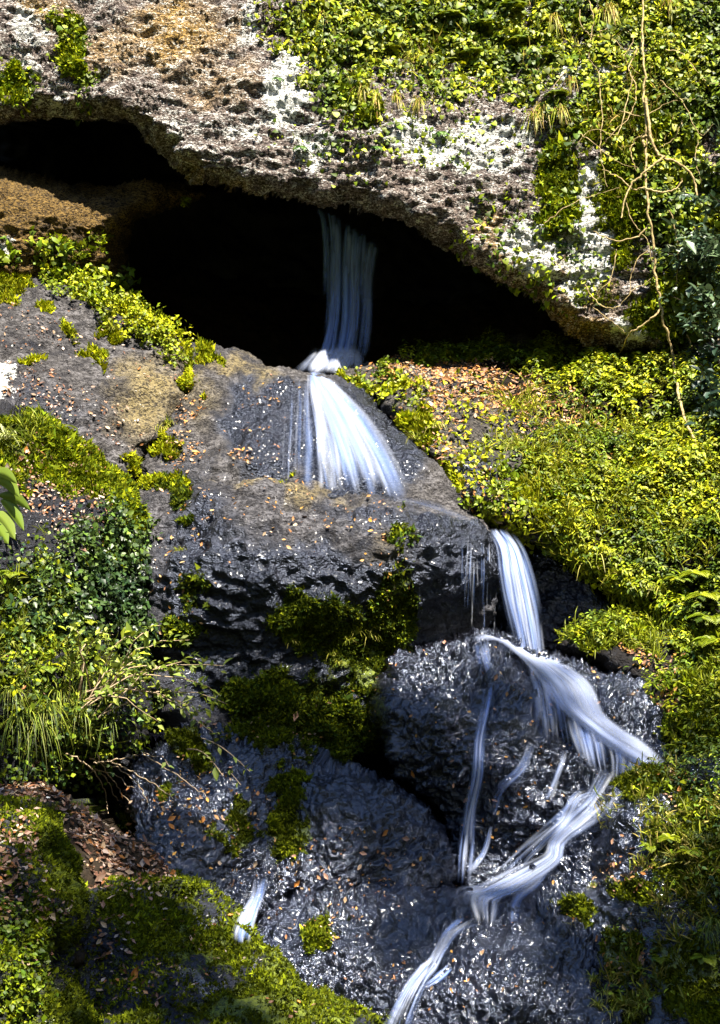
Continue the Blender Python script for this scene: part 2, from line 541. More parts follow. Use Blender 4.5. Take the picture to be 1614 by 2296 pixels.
# unseen trees added to put the lower rocks in broken shade
def shade_trees():
    r = np.random.default_rng(21)
    VV = []; FF = []; n0 = 0
    cl = []
    # leaf clumps in rows, left out where sun should reach cascade and banks
    for (y0, zlo, zhi, x0, x1, st) in [(3.0, 11.5, 25.0, -1.0, 14.0, 1.0), (6.5, 10.5, 18.0, -5.0, 12.0, 1.15), (9.0, 9.5, 13.0, -6.0, 10.0, 1.3)]:
        for gx in np.arange(x0, x1, st):
            for gz in np.arange(zlo, zhi, st):
                x = gx + r.normal(0, .22); z = gz + r.normal(0, .22); y = y0 + r.normal(0, .6)
                xs = x - .6 * (14 - y); zp = z - 2.0 * (14 - y)
                lim = 2.0 if xs > -1.6 else -2.0
                if xs > 2.7: lim = 1.0
                if zp > lim - .8: continue
                drop = .68
                if xs < -.6 and zp < -4.5: drop = .75
                if -.1 < xs < 4.2 and -4.2 < zp: drop = .93
                if xs > .5 and -10 < zp <= -4.2: drop = .66
                if xs >= 4.2 and zp > -5: drop = .8
                u = .5 + .8 * float(perlin(np.array([[xs * 1.1, zp * 1.1, .5]]))[0])
                if u < drop: continue
                cl.append((x, y, z, r.uniform(.75, 1.05)))
    for (x, y, z, rad) in cl:
        n = 120
        p = np.array([x, y, z]) + unit_(r.normal(size=(n, 3))) * (rad * r.random((n, 1)) ** .5)
        a = unit_(r.normal(size=(n, 3))); b = unit_(np.cross(a, r.normal(size=(n, 3))))
        l = r.uniform(.12, .24, (n, 1))
        q = np.stack([p - a * l, p + b * l * .5, p + a * l, p - b * l * .5], 1).reshape(-1, 3)
        VV.append(q); FF.append(np.arange(n * 4).reshape(-1, 4) + n0); n0 += n * 4
    for (x, y) in [(3.4, 2.6), (6.6, 3.2), (9.8, 2.4), (12.6, 3.4)]:
        z = np.linspace(-1.8, 19.5, 14); ang = np.linspace(0, 2 * math.pi, 9)[:-1]
        rr_ = .34 * (1 - (z + 1.8) / 28)
        q = np.stack([x + rr_[:, None] * np.cos(ang), y + rr_[:, None] * np.sin(ang), np.repeat(z[:, None], 8, 1)], -1).reshape(-1, 3)
        l = np.arange(14 * 8).reshape(14, 8) + n0
        VV.append(q); FF.append(np.stack([l[:-1], np.roll(l, -1, 1)[:-1], np.roll(l, -1, 1)[1:], l[1:]], -1).reshape(-1, 4)); n0 += len(q)
    V = np.vstack(VV)
    return new_mesh('shade_trees', V, np.vstack(FF), M_LEAF, {'col': np.tile([[.05, .08, .012]], (len(V), 1))}, smooth_shade=False)


def unit_(v):
    return v / np.maximum(np.linalg.norm(v, axis=-1, keepdims=True), 1e-9)


tag(shade_trees(), 'unseen trees added beside the path to shade the lower rocks', kind='stuff')

rock('back', 'ravine_wall', [(-255, 560), (200, 560), (900, 700), (1500, 600), (1875, 500), (1875, 2610), (-255, 2610)],
     [(0, 600, 21), (807, 700, 24), (1600, 600, 21), (0, 1150, 17.5), (807, 1200, 17.6), (1600, 1150, 17), (0, 1700, 14.5),
      (807, 1700, 15.5), (1600, 1700, 14.2), (0, 2600, 11), (807, 2600, 12), (1600, 2600, 11.5)],
     M_SOIL, 'earth and rock coloured dark as shade, ravine side behind the boulders', kind='structure', recess=0.3, back=1, stride=3)

# the ravine closes in on both sides beyond the picture
def ravine_side(xa, xb, dist, label):
    xs_ = np.linspace(xa, xb, 60); ys_ = np.linspace(-420, 2700, 120)
    X, Y = np.meshgrid(xs_, ys_)
    t = (X - xa) / (xb - xa)
    D = np.interp(Y, [-420, 500, 1000, 1500, 2000, 2700], dist) * (1 - .42 * t) + .5
    P = at(X, Y, D)
    n = fbm(P * .6 + 3, 4)
    P = P + n[..., None] * np.array([.2, .55, .25])
    l = np.arange(X.size).reshape(X.shape)
    F = np.stack([l[:-1, :-1].ravel(), l[1:, :-1].ravel(), l[1:, 1:].ravel(), l[:-1, 1:].ravel()], -1)
    q = {'moss': smooth(n, -.2, .5).ravel() * .8, 'soil_shade': np.full(X.size, .6), 'wet': np.full(X.size, .3), 'lichen': np.zeros(X.size), 'rust': np.zeros(X.size)}
    MASS[label] = dict(V=P.reshape(-1, 3), F=F, vx=X.ravel(), vy=Y.ravel(), A=q, obj=None, id=-1)
    return tag(new_mesh('ravine_side', P.reshape(-1, 3), F, M_ROCK, q), label, kind='structure')


ravine_side(1800, 3300, [20.8, 18.8, 17.2, 14.6, 12.0, 10.0], 'ravine side beyond the right edge of the picture')
ravine_side(-190, -1700, [21.0, 19.4, 16.6, 13.6, 11.2, 9.2], 'ravine side beyond the left edge of the picture')

# cave: deep hollow behind the arch
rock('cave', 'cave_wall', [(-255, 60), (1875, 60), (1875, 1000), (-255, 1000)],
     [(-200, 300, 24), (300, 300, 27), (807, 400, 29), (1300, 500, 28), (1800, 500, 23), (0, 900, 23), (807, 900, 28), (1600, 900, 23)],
     M_CAVE, 'back wall of the cave under the overhang, its shade painted black', kind='structure', recess=0.3, back=1, amp=2, stride=3)

ARCH = [(-255, 285), (0, 275), (60, 268), (150, 262), (250, 262), (310, 285), (350, 330), (375, 372), (420, 402),
        (500, 425), (600, 438), (700, 452), (800, 468), (870, 492), (950, 530), (1050, 582), (1130, 636), (1220, 690), (1270, 745),
        (1360, 775), (1440, 790), (1520, 810), (1875, 830)]
rock('cliff', 'cliff', ARCH + [(1875, -295), (-255, -295)],
     [(-200, -250, 20.5), (400, -250, 20.3), (1000, -250, 20.6), (1700, -250, 20.2), (0, 100, 19.3), (400, 100, 19.0), (700, 100, 19.2), (1000, 100, 19.6),
      (1400, 100, 19.2), (1700, 100, 18.8), (0, 250, 18.9), (300, 250, 18.6), (450, 380, 18.35), (700, 420, 18.4), (900, 420, 18.3), (950, 300, 18.6),
      (1100, 580, 18.1), (1250, 700, 17.9), (1400, 500, 18.1), (1450, 750, 17.8), (1700, 500, 18.0), (1700, 800, 17.8), (600, 250, 18.65)],
     M_CLIFF, 'overhanging lichen-spotted cliff arching over the black cave mouth', kind='structure', rnd=58, recess=1.0, amp=1.05, pits=.5, base=(0, 0, .40, .16),  # overall lichen raised so its white stands in for sunlight too
     aniso=(1, 1, 2.1), back=9.0, backdir=(0, 1, 0.45), wob=16, fs=2.3, crinkle=0.75, skirt=M_CAVE,  # roof behind the arch takes the shade-black material
     lichen=[(640, 190, 80, 200, 5, 0.60), (560, 60, 70, 90, 0, 0.5), (60, 60, 90, 110, 0, 0.52), (1000, 330, 330, 110, 8, 0.53), (1330, 170, 90, 60, 0, 0.75), (1330, 480, 110, 170, 10, 0.64),
             (1200, 560, 150, 120, 35, 0.57), (1420, 740, 90, 60, 0, 0.58), (1330, 600, 90, 90, 0, 0.6), (330, 220, 260, 60, 20, 0.40), (120, 235, 130, 40, 0, 0.46), (450, 340, 180, 70, 20, 0.42), (700, 330, 120, 120, 0, .5), (760, 420, 160, 40, 10, .42), (60, 150, 80, 60, 0, .45), (250, 40, 90, 60, 0, .4), (330, 140, 140, 60, 0, .40), (470, 60, 90, 60, 0, .40), (420, 280, 120, 60, 10, .46), (560, 280, 120, 90, 0, .46), (1130, 300, 160, 70, 0, .5), (1290, 640, 60, 80, 0, .6)],
     rust=[(400, 70, 170, 110, 0, 0.95), (90, 20, 80, 60, 0, 0.9), (250, 120, 150, 80, 0, 0.6), (1130, 540, 100, 60, 40, 0.9), (1300, 640, 120, 80, 30, 0.9), (500, 180, 150, 80, 0, .5), (450, 420, 200, 60, 10, .6), (1250, 730, 150, 60, 10, 1)],
     soil_shade=[(1000, 60, 330, 150, 0, 0.8), (1480, 150, 300, 260, 0, 0.9), (1490, 430, 90, 250, 0, 0.7), (1560, 650, 140, 250, 0, .9), (770, 190, 80, 90, 0, .6)],
     moss=[(165, 130, 40, 110, -15, 0.62), (30, 190, 60, 50, 40, 0.6), (150, 60, 60, 60, 0, 0.5), (1000, 90, 300, 90, 0, 0.45), (1400, 280, 200, 120, 0, 0.62), (1250, 420, 90, 180, 0, 0.6), (1400, 430, 100, 250, 0, 0.6),
           (1500, 700, 120, 120, 0, 0.6), (800, 240, 120, 90, 0, 0.5), (1330, 660, 140, 60, 0, .42)])

rock('pillar', 'cliff_base', [(-255, 360), (0, 375), (50, 398), (120, 415), (200, 432), (300, 420), (420, 408), (470, 425), (430, 455), (350, 470),
                              (300, 510), (275, 560), (290, 620), (310, 690), (300, 800), (-255, 800)],
     [(-200, 380, 18.5), (0, 400, 18.6), (200, 440, 18.8), (400, 430, 19.4), (280, 540, 19.4), (100, 550, 18.5), (0, 600, 18.4), (280, 700, 19.3), (-200, 700, 18.2)],
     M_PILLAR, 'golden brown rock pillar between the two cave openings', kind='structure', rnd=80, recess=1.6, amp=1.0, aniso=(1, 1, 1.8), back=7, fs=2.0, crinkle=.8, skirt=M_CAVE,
     base=(0, 0, 0, 0.9), moss=[(170, 560, 120, 60, 0, .45), (420, 440, 60, 30, 0, .4)], lichen=[(20, 540, 30, 30, 0, .5), (150, 450, 80, 30, 0, .34)])

# --- rocks of the cascade, far to near
rock('right_bank', 'right_bank', [(735, 858), (790, 846), (850, 826), (900, 798), (1000, 784), (1200, 772), (1450, 775), (1875, 700), (1875, 1560), (1620, 1450), (1500, 1400), (1420, 1360),
                                  (1340, 1300), (1250, 1225), (1150, 1190), (1080, 1150), (1000, 1080), (930, 1000), (880, 930), (790, 875)],
     [(730, 840, 18.1), (900, 790, 19.2), (1150, 775, 19.3), (1450, 780, 18.2), (1800, 720, 17.2), (1300, 950, 17.2), (1000, 950, 16.9), (1000, 1060, 16.0), (1100, 1150, 15.5),
      (1300, 1150, 15.5), (1600, 1000, 16.0), (1600, 1250, 14.6), (1350, 1290, 15.0), (1500, 1390, 14.3), (1800, 1500, 13.4)],
     M_ROCK, 'sunlit green bank sloping down right of the falls', kind='structure', rnd=45, recess=0.6, amp=0.9,
     moss=[(800, 862, 80, 22, 20, .7), (930, 960, 70, 80, 40, .55), (990, 1090, 80, 60, 30, .6), (1250, 1120, 160, 120, 30, .6), (1450, 1060, 120, 60, 30, .5), (1150, 1200, 60, 30, 20, .5)],
     wet=[(880, 990, 60, 200, -35, .8), (1060, 1090, 90, 110, -30, .6)], base=(0.12, 0.1, 0.1, 0.2), soil_shade=[(1250, 860, 330, 90, 5, .9), (1450, 1000, 260, 200, 0, .9), (1450, 1230, 260, 180, 20, .9)])

rock('slab', 'rock_slab', [(-255, 540), (0, 585), (80, 605), (180, 640), (280, 690), (380, 755), (425, 800), (412, 860), (402, 930), (345, 1000), (300, 1060), (280, 1130), (150, 1220), (-255, 1220)],
     [(-200, 560, 18.6), (0, 600, 18.5), (200, 650, 18.3), (400, 770, 17.9), (400, 920, 16.9), (200, 800, 17.1), (0, 800, 16.8), (300, 1040, 16.0), (100, 1050, 15.5), (-200, 1000, 15.4), (0, 1200, 14.9), (250, 900, 16.5)],
     M_ROCK, 'broad grey sloping rock slab at upper left with moss dots', 'rock', rnd=35, recess=0.5, amp=0.8, pits=0.8,
     rust=[(330, 880, 90, 130, 20, .8), (420, 780, 60, 30, 0, .6)], moss=[(20, 660, 50, 60, 20, .6), (110, 690, 40, 25, 0, .55), (230, 650, 260, 40, 30, .75), (160, 750, 60, 30, 30, .5), (210, 800, 60, 20, 30, .5), (60, 830, 40, 20, 0, .5), (250, 730, 40, 30, 0, .5), (300, 1040, 40, 40, 0, .5)],
     lichen=[(0, 860, 50, 60, 0, .55), (330, 900, 80, 120, 10, .32), (280, 1000, 60, 60, 0, .35)], wet=[(100, 920, 200, 60, 10, .4)], base=(0, 0.05, 0.22, 0.1))

rock('dome', 'rock_dome', [(405, 800), (440, 775), (520, 792), (600, 816), (680, 836), (740, 838), (810, 880), (890, 950), (960, 1050), (1040, 1120), (1110, 1190), (1080, 1240), (900, 1220), (600, 1180), (380, 1160), (285, 1130), (308, 1050), (350, 985), (400, 930), (415, 860)],
     [(450, 785, 17.8), (700, 838, 18.0), (600, 830, 17.8), (430, 900, 16.9), (560, 950, 16.3), (700, 950, 16.5), (850, 940, 17.0), (350, 1030, 16.0), (550, 1060, 15.6), (750, 1090, 15.4), (950, 1070, 15.9), (1080, 1190, 15.2), (700, 1200, 15.2), (320, 1130, 15.4)],
     M_ROCK, 'rock dome carrying the second fall, wet and blue-black beside the water', 'rock', rnd=30, recess=0.6, amp=0.85,
     wet=[(600, 960, 115, 150, 0, 1.0), (800, 1000, 180, 200, 0, 1.0), (420, 1060, 120, 70, 0, .4)], lichen=[(520, 810, 90, 30, 15, .30)],
     rust=[(540, 815, 110, 35, 15, .7), (450, 880, 50, 100, 0, .4)], moss=[(405, 810, 25, 50, 0, .7), (440, 860, 20, 40, 0, .5), (470, 790, 60, 20, 10, .6), (370, 1000, 50, 35, 0, .6), (395, 1090, 50, 50, 0, .7), (320, 1070, 40, 30, 0, .6), (620, 1080, 60, 15, 0, .4)], base=(0, 0.12, 0.2, 0.1))

rock('fall_wall', 'fall_wall', [(1050, 1170), (1150, 1180), (1250, 1215), (1350, 1300), (1440, 1400), (1430, 1500), (1300, 1530), (1180, 1540), (1050, 1480)],
     [(1080, 1190, 16.2), (1250, 1230, 15.8), (1150, 1400, 16.0), (1400, 1430, 15.0), (1300, 1300, 15.5)],
     M_WET, 'black wet rock wall behind the third fall', 'rock', rnd=40, amp=0.9, crinkle=1.0, fs=1.5, base=(0.05, 0.9, 0, 0), moss=[(1380, 1380, 80, 80, 0, .5)])

rock('ledge', 'overhanging_ledge', [(278, 1135), (310, 1112), (400, 1085), (500, 1066), (600, 1072), (700, 1090), (800, 1104), (920, 1122), (1010, 1150), (1085, 1185), (1108, 1240), (1100, 1330), (1090, 1440), (1040, 1480), (900, 1520), (870, 1620), (830, 1740), (600, 1740), (440, 1680), (335, 1520), (325, 1380), (300, 1240)],
     [(300, 1150, 15.1), (500, 1080, 15.3), (750, 1105, 15.2), (1080, 1195, 15.0), (350, 1250, 14.3), (550, 1200, 14.05), (800, 1220, 14.1), (1000, 1230, 14.4), (500, 1320, 13.85), (800, 1320, 14.0), (1050, 1350, 14.9),
      (450, 1500, 13.9), (700, 1480, 14.0), (950, 1450, 14.7), (650, 1680, 13.7), (850, 1650, 14.0)],
     M_ROCK, 'great bulging grey ledge below the second fall, dark and mossy underneath', 'rock', rnd=40, recess=0.7, amp=1.0, pits=1.5,
     wet=[(450, 1200, 130, 130, 0, .6), (880, 1170, 250, 60, 10, .55), (500, 1320, 220, 160, 0, .75), (800, 1330, 400, 110, 0, .8), (1020, 1250, 120, 160, 0, 1.0), (700, 1500, 450, 200, 0, .8), (620, 1260, 330, 60, 0, .6)],
     rust=[(640, 1090, 200, 25, 6, .6), (850, 1290, 60, 90, 0, .5)], lichen=[(750, 1130, 260, 50, 5, .30), (620, 1100, 160, 35, 5, .34)],
     moss=[(400, 1100, 45, 45, 0, .7), (420, 1170, 30, 30, 0, .6), (700, 1400, 140, 110, 10, .62), (880, 1360, 80, 120, 0, .6), (820, 1480, 120, 110, 0, .7), (640, 1580, 200, 110, 0, .62), (440, 1320, 60, 80, 0, .4), (420, 1420, 80, 60, 0, .5), (760, 1640, 140, 100, 0, .62), (900, 1230, 50, 60, 0, .4), (930, 1125, 40, 12, 5, .6)], base=(0.05, 0.18, 0.18, 0.05))

rock('right_ledge', 'mossy_ledge', [(1245, 1450), (1300, 1412), (1400, 1395), (1500, 1405), (1700, 1400), (1875, 1380), (1875, 1900), (1560, 1760), (1500, 1720), (1490, 1640), (1440, 1560), (1370, 1500), (1290, 1480)],
     [(1280, 1440, 14.3), (1450, 1405, 14.5), (1800, 1400, 13.4), (1400, 1500, 13.9), (1600, 1550, 13.0), (1520, 1700, 12.8), (1800, 1700, 12.0)],
     M_ROCK, 'green mossy ledge at right beside the third fall', 'rock', rnd=30, amp=0.8, earth=.6, base=(0.3, 0.3, 0, 0), moss=[(1380, 1430, 150, 50, 0, .8), (1600, 1500, 150, 150, 0, .85), (1600, 1650, 120, 160, 0, .8)])

rock('cascade', 'cascade_rock', [(848, 1640), (862, 1560), (895, 1470), (960, 1432), (1060, 1416), (1130, 1428), (1220, 1472), (1330, 1480), (1430, 1510), (1510, 1580), (1550, 1660), (1500, 1730), (1400, 1800), (1330, 1850), (1260, 1920), (1170, 1980), (1080, 2010), (1030, 1990), (1005, 1900), (950, 1800), (880, 1720)],
     [(900, 1480, 14.1), (1060, 1425, 14.4), (1220, 1485, 14.2), (1420, 1520, 14.1), (880, 1640, 13.4), (1000, 1600, 13.3), (1150, 1600, 13.3), (1350, 1620, 13.3), (1520, 1680, 13.0), (950, 1750, 13.1), (1150, 1780, 12.8), (1000, 1880, 13.1), (1050, 1960, 12.7), (1250, 1880, 12.5), (1100, 1900, 12.9), (1400, 1760, 12.6)],
     M_WET, 'wet black dome under the third fall with the white cascade across it', 'rock', rnd=24, recess=0.45, amp=1.1, pits=1.6, crinkle=1.0, fs=1.5, base=(0, 0.95, 0, 0), moss=[(870, 1600, 40, 90, 0, .45)])

rock('left_bank', 'left_bank', [(-255, 860), (0, 900), (80, 922), (150, 965), (240, 1050), (292, 1095), (300, 1170), (328, 1280), (330, 1380), (310, 1480), (335, 1570), (325, 1660), (300, 1740), (305, 1860), (300, 1960), (150, 1960), (-255, 1960)],
     [(-200, 880, 15.0), (0, 920, 14.8), (150, 980, 14.8), (280, 1100, 14.7), (100, 1100, 13.9), (200, 1200, 13.6), (310, 1300, 14.0), (0, 1250, 13.0), (150, 1450, 12.8), (300, 1500, 13.4), (0, 1650, 11.9), (200, 1650, 12.4), (200, 1800, 13.2), (0, 1850, 11.6), (290, 1850, 12.6)],
     M_ROCK, 'steep mossy bank covered in plants along the left side', kind='structure', rnd=40, recess=0.9, amp=1.0,
     earth=.6, base=(0.2, 0.4, 0, 0), moss=[(150, 1020, 180, 80, 40, .85), (280, 1130, 50, 150, 0, .8), (60, 1400, 100, 160, 0, .7), (270, 1240, 60, 90, 0, .75), (290, 1850, 30, 120, 0, .8), (60, 1000, 120, 100, 0, .7)])

rock('left_slab', 'lower_slab', [(280, 1720), (330, 1680), (420, 1650), (520, 1628), (620, 1640), (700, 1675), (760, 1720), (850, 1745), (920, 1790), (985, 1850), (1020, 1920), (1020, 2000), (800, 2010), (620, 2000), (560, 2110), (400, 2030), (290, 1960)],
     [(320, 1720, 12.8), (520, 1640, 13.2), (690, 1690, 13.2), (450, 1780, 12.3), (560, 1800, 12.3), (650, 1800, 12.7), (800, 1800, 12.5), (400, 1920, 11.6), (560, 1950, 11.8), (750, 1900, 12.0), (950, 1870, 12.6), (800, 1980, 11.9), (500, 2050, 11.4)],
     M_WET, 'wet grey slab at lower left with moss pads and fallen leaves', 'rock', rnd=22, recess=0.4, amp=1.0, pits=1.3, crinkle=0.9, fs=1.5, base=(0, 0.8, 0.05, 0),
     moss=[(600, 1660, 140, 40, 5, .8), (440, 1690, 60, 50, 0, .7), (650, 1760, 70, 40, 0, .8), (650, 1850, 70, 80, 0, .8), (550, 1850, 45, 90, -10, .7), (480, 1860, 35, 30, 0, .65), (370, 1770, 40, 40, 0, .6), (520, 1900, 30, 30, 0, .6), (390, 1990, 40, 25, 0, .7)])

rock('lower', 'stream_rock', [(500, 2080), (560, 2090), (590, 2020), (620, 1975), (720, 1968), (850, 1978), (1000, 1988), (1060, 2002), (1110, 2000), (1170, 1972), (1250, 1905), (1310, 1830), (1390, 1835), (1440, 2000), (1470, 2150), (1480, 2610), (500, 2610)],
     [(620, 1985, 12.0), (850, 1985, 12.1), (1030, 2000, 12.2), (1250, 1940, 12.2), (1350, 1860, 12.15), (600, 2100, 11.2), (800, 2080, 11.2), (1070, 2060, 11.5), (1070, 2010, 12.1), (1250, 2080, 11.3), (1420, 2100, 11.2), (1000, 2150, 11.0), (750, 2200, 10.8), (900, 2296, 10.5), (1100, 2250, 10.4), (1300, 2280, 10.4), (1000, 2550, 9.8)],
     M_WET, 'black glistening rock at the bottom where the stream runs off', 'rock', rnd=22, recess=0.4, amp=1.0, pits=1.6, crinkle=1.0, fs=1.5, base=(0, 0.9, 0.02, 0), moss=[(720, 2110, 45, 70, 20, .7), (820, 2010, 80, 25, 0, .25)])

rock('right_lower', 'right_boulder', [(1335, 1850), (1345, 1790), (1390, 1755), (1450, 1735), (1510, 1715), (1570, 1690), (1700, 1640), (1875, 1600), (1875, 2610), (1330, 2610), (1315, 2300), (1300, 2200), (1275, 2100), (1262, 2010), (1300, 1950)],
     [(1350, 1800, 12.4), (1480, 1740, 12.6), (1650, 1680, 12.3), (1420, 1850, 11.8), (1600, 1850, 11.2), (1320, 2000, 11.7), (1450, 2050, 11.1), (1600, 2050, 10.6), (1330, 2250, 10.6), (1450, 2290, 10.1), (1600, 2290, 9.7), (1800, 2000, 10.2), (1450, 2580, 9.5)],
     M_WET, 'dark mossy bank at lower right beside the cascade', 'rock', rnd=36, recess=0.8, amp=1.0, earth=.45, base=(0.2, 0.7, 0, 0),
     moss=[(1430, 1780, 110, 50, -10, .9), (1560, 1900, 140, 220, 0, .6), (1420, 2000, 90, 60, 30, .6), (1300, 2060, 50, 90, 0, .6), (1400, 2150, 70, 90, 0, .75), (1560, 2200, 120, 150, 0, .7), (1400, 2270, 80, 60, 0, .6)])

rock('litter', 'leafy_ground', [(-255, 1720), (60, 1750), (140, 1800), (240, 1850), (320, 1900), (420, 1980), (430, 2100), (100, 2200), (-255, 2200)],
     [(-200, 1740, 11.4), (60, 1760, 11.5), (250, 1860, 11.4), (400, 1990, 11.1), (100, 1900, 10.6), (0, 2000, 10.0), (350, 2090, 10.4), (200, 2000, 10.4)],
     M_SOIL, 'patch of ground deep in brown fallen leaves', kind='structure', rnd=30, amp=0.6)

rock('boulder', 'mossy_boulder', [(150, 2040), (200, 1990), (280, 1950), (350, 1960), (430, 1990), (500, 2030), (585, 2090), (640, 2150), (690, 2195), (770, 2228), (850, 2255), (895, 2300), (930, 2400), (930, 2610), (150, 2610)],
     [(250, 1970, 10.6), (430, 2000, 10.7), (590, 2100, 10.5), (780, 2235, 10.0), (300, 2080, 9.9), (480, 2150, 9.8), (650, 2240, 9.5), (300, 2200, 9.5), (450, 2280, 9.1), (800, 2300, 9.3), (250, 2290, 9.1), (500, 2560, 8.6)],
     M_ROCK, 'long mossy boulder in front at bottom left beside the small side fall', 'boulder', rnd=34, recess=0.9, amp=0.9, base=(0.4, 0.5, 0.1, 0),
     moss=[(380, 2010, 120, 40, 25, .8), (560, 2110, 100, 60, 40, .85), (680, 2230, 160, 60, 25, .9), (350, 2090, 190, 80, 20, .85), (480, 2120, 140, 60, 30, .8), (620, 2260, 270, 70, 0, .95), (300, 2280, 120, 30, 0, .8), (470, 2260, 120, 40, 0, .6), (280, 2200, 60, 60, 0, .45)],
     lichen=[(450, 2050, 120, 25, 30, .5), (500, 2150, 90, 25, 10, .5), (450, 2200, 130, 30, 10, .5), (560, 2170, 60, 30, 20, .45)])

rock('boulder2', 'mossy_boulder', [(-255, 1790), (0, 1800), (60, 1808), (120, 1845), (170, 1900), (200, 1970), (202, 2050), (172, 2110), (165, 2160), (200, 2220), (222, 2300), (230, 2400), (235, 2610), (-255, 2610)],
     [(-200, 1800, 9.9), (50, 1815, 10.1), (150, 1900, 9.8), (180, 2040, 9.5), (60, 1950, 9.2), (0, 2100, 8.8), (160, 2150, 9.3), (100, 2250, 8.8), (200, 2290, 8.9), (0, 2400, 8.3), (-200, 2100, 8.6)],
     M_ROCK, 'mossy boulder with white lichen in the bottom left corner', 'boulder', rnd=40, recess=0.9, amp=0.9, base=(0.45, 0.3, 0, 0),
     moss=[(110, 1870, 70, 60, 40, .9), (150, 1980, 60, 120, 0, .9), (160, 2260, 80, 90, 0, .9), (60, 2080, 80, 80, 0, .6)], lichen=[(120, 1880, 30, 20, 0, .62), (140, 1990, 22, 60, -15, .62), (180, 2060, 15, 60, 10, .5)])

# ------------------------------------------------------------------ water
def _minf(a, k):
    o = a.copy()
    for i in range(1, k + 1):
        o[i:] = np.minimum(o[i:], a[:-i]); o[:-i] = np.minimum(o[:-i], a[i:])
    return o


def _blur(a, k):
    c = np.cumsum(np.pad(a, ((k + 1, k), (0, 0)), mode='edge'), 0)
    return (c[2 * k + 1:] - c[:-(2 * k + 1)]) / (2 * k + 1)


DSM = np.minimum(_minf(_minf(DMAP, 3).T, 3).T, 30.0)
for _ in range(2):
    DSM = _blur(_blur(DSM, 4).T, 4).T


def depth_soft(x, y):
    i = np.clip(np.round((np.asarray(y, float) - LY[0]) / STEP).astype(int), 0, len(LY) - 1)
    j = np.clip(np.round((np.asarray(x, float) - LX[0]) / STEP).astype(int), 0, len(LX) - 1)
    return DSM[i, j]


def catmull(pts, n):
    p = np.array(pts, float)
    p = np.vstack([2 * p[0] - p[1], p, 2 * p[-1] - p[-2]])
    m = len(p) - 3
    t = np.linspace(0, m - 1e-6, n)
    i = t.astype(int); f = (t - i)[:, None]
    a, b, c, d = p[i], p[i + 1], p[i + 2], p[i + 3]
    return 0.5 * (2 * b + (c - a) * f + (2 * a - 5 * b + 4 * c - d) * f ** 2 + (3 * b - a - 3 * c + d) * f ** 3)


def boxsmooth(a, k):
    if k < 1: return a
    pad = np.concatenate([np.repeat(a[:1], k, 0), a, np.repeat(a[-1:], k, 0)])
    c = np.cumsum(np.concatenate([np.zeros((1,) + a.shape[1:]), pad]), 0)
    return (c[2 * k + 1:] - c[:-(2 * k + 1)]) / (2 * k + 1)


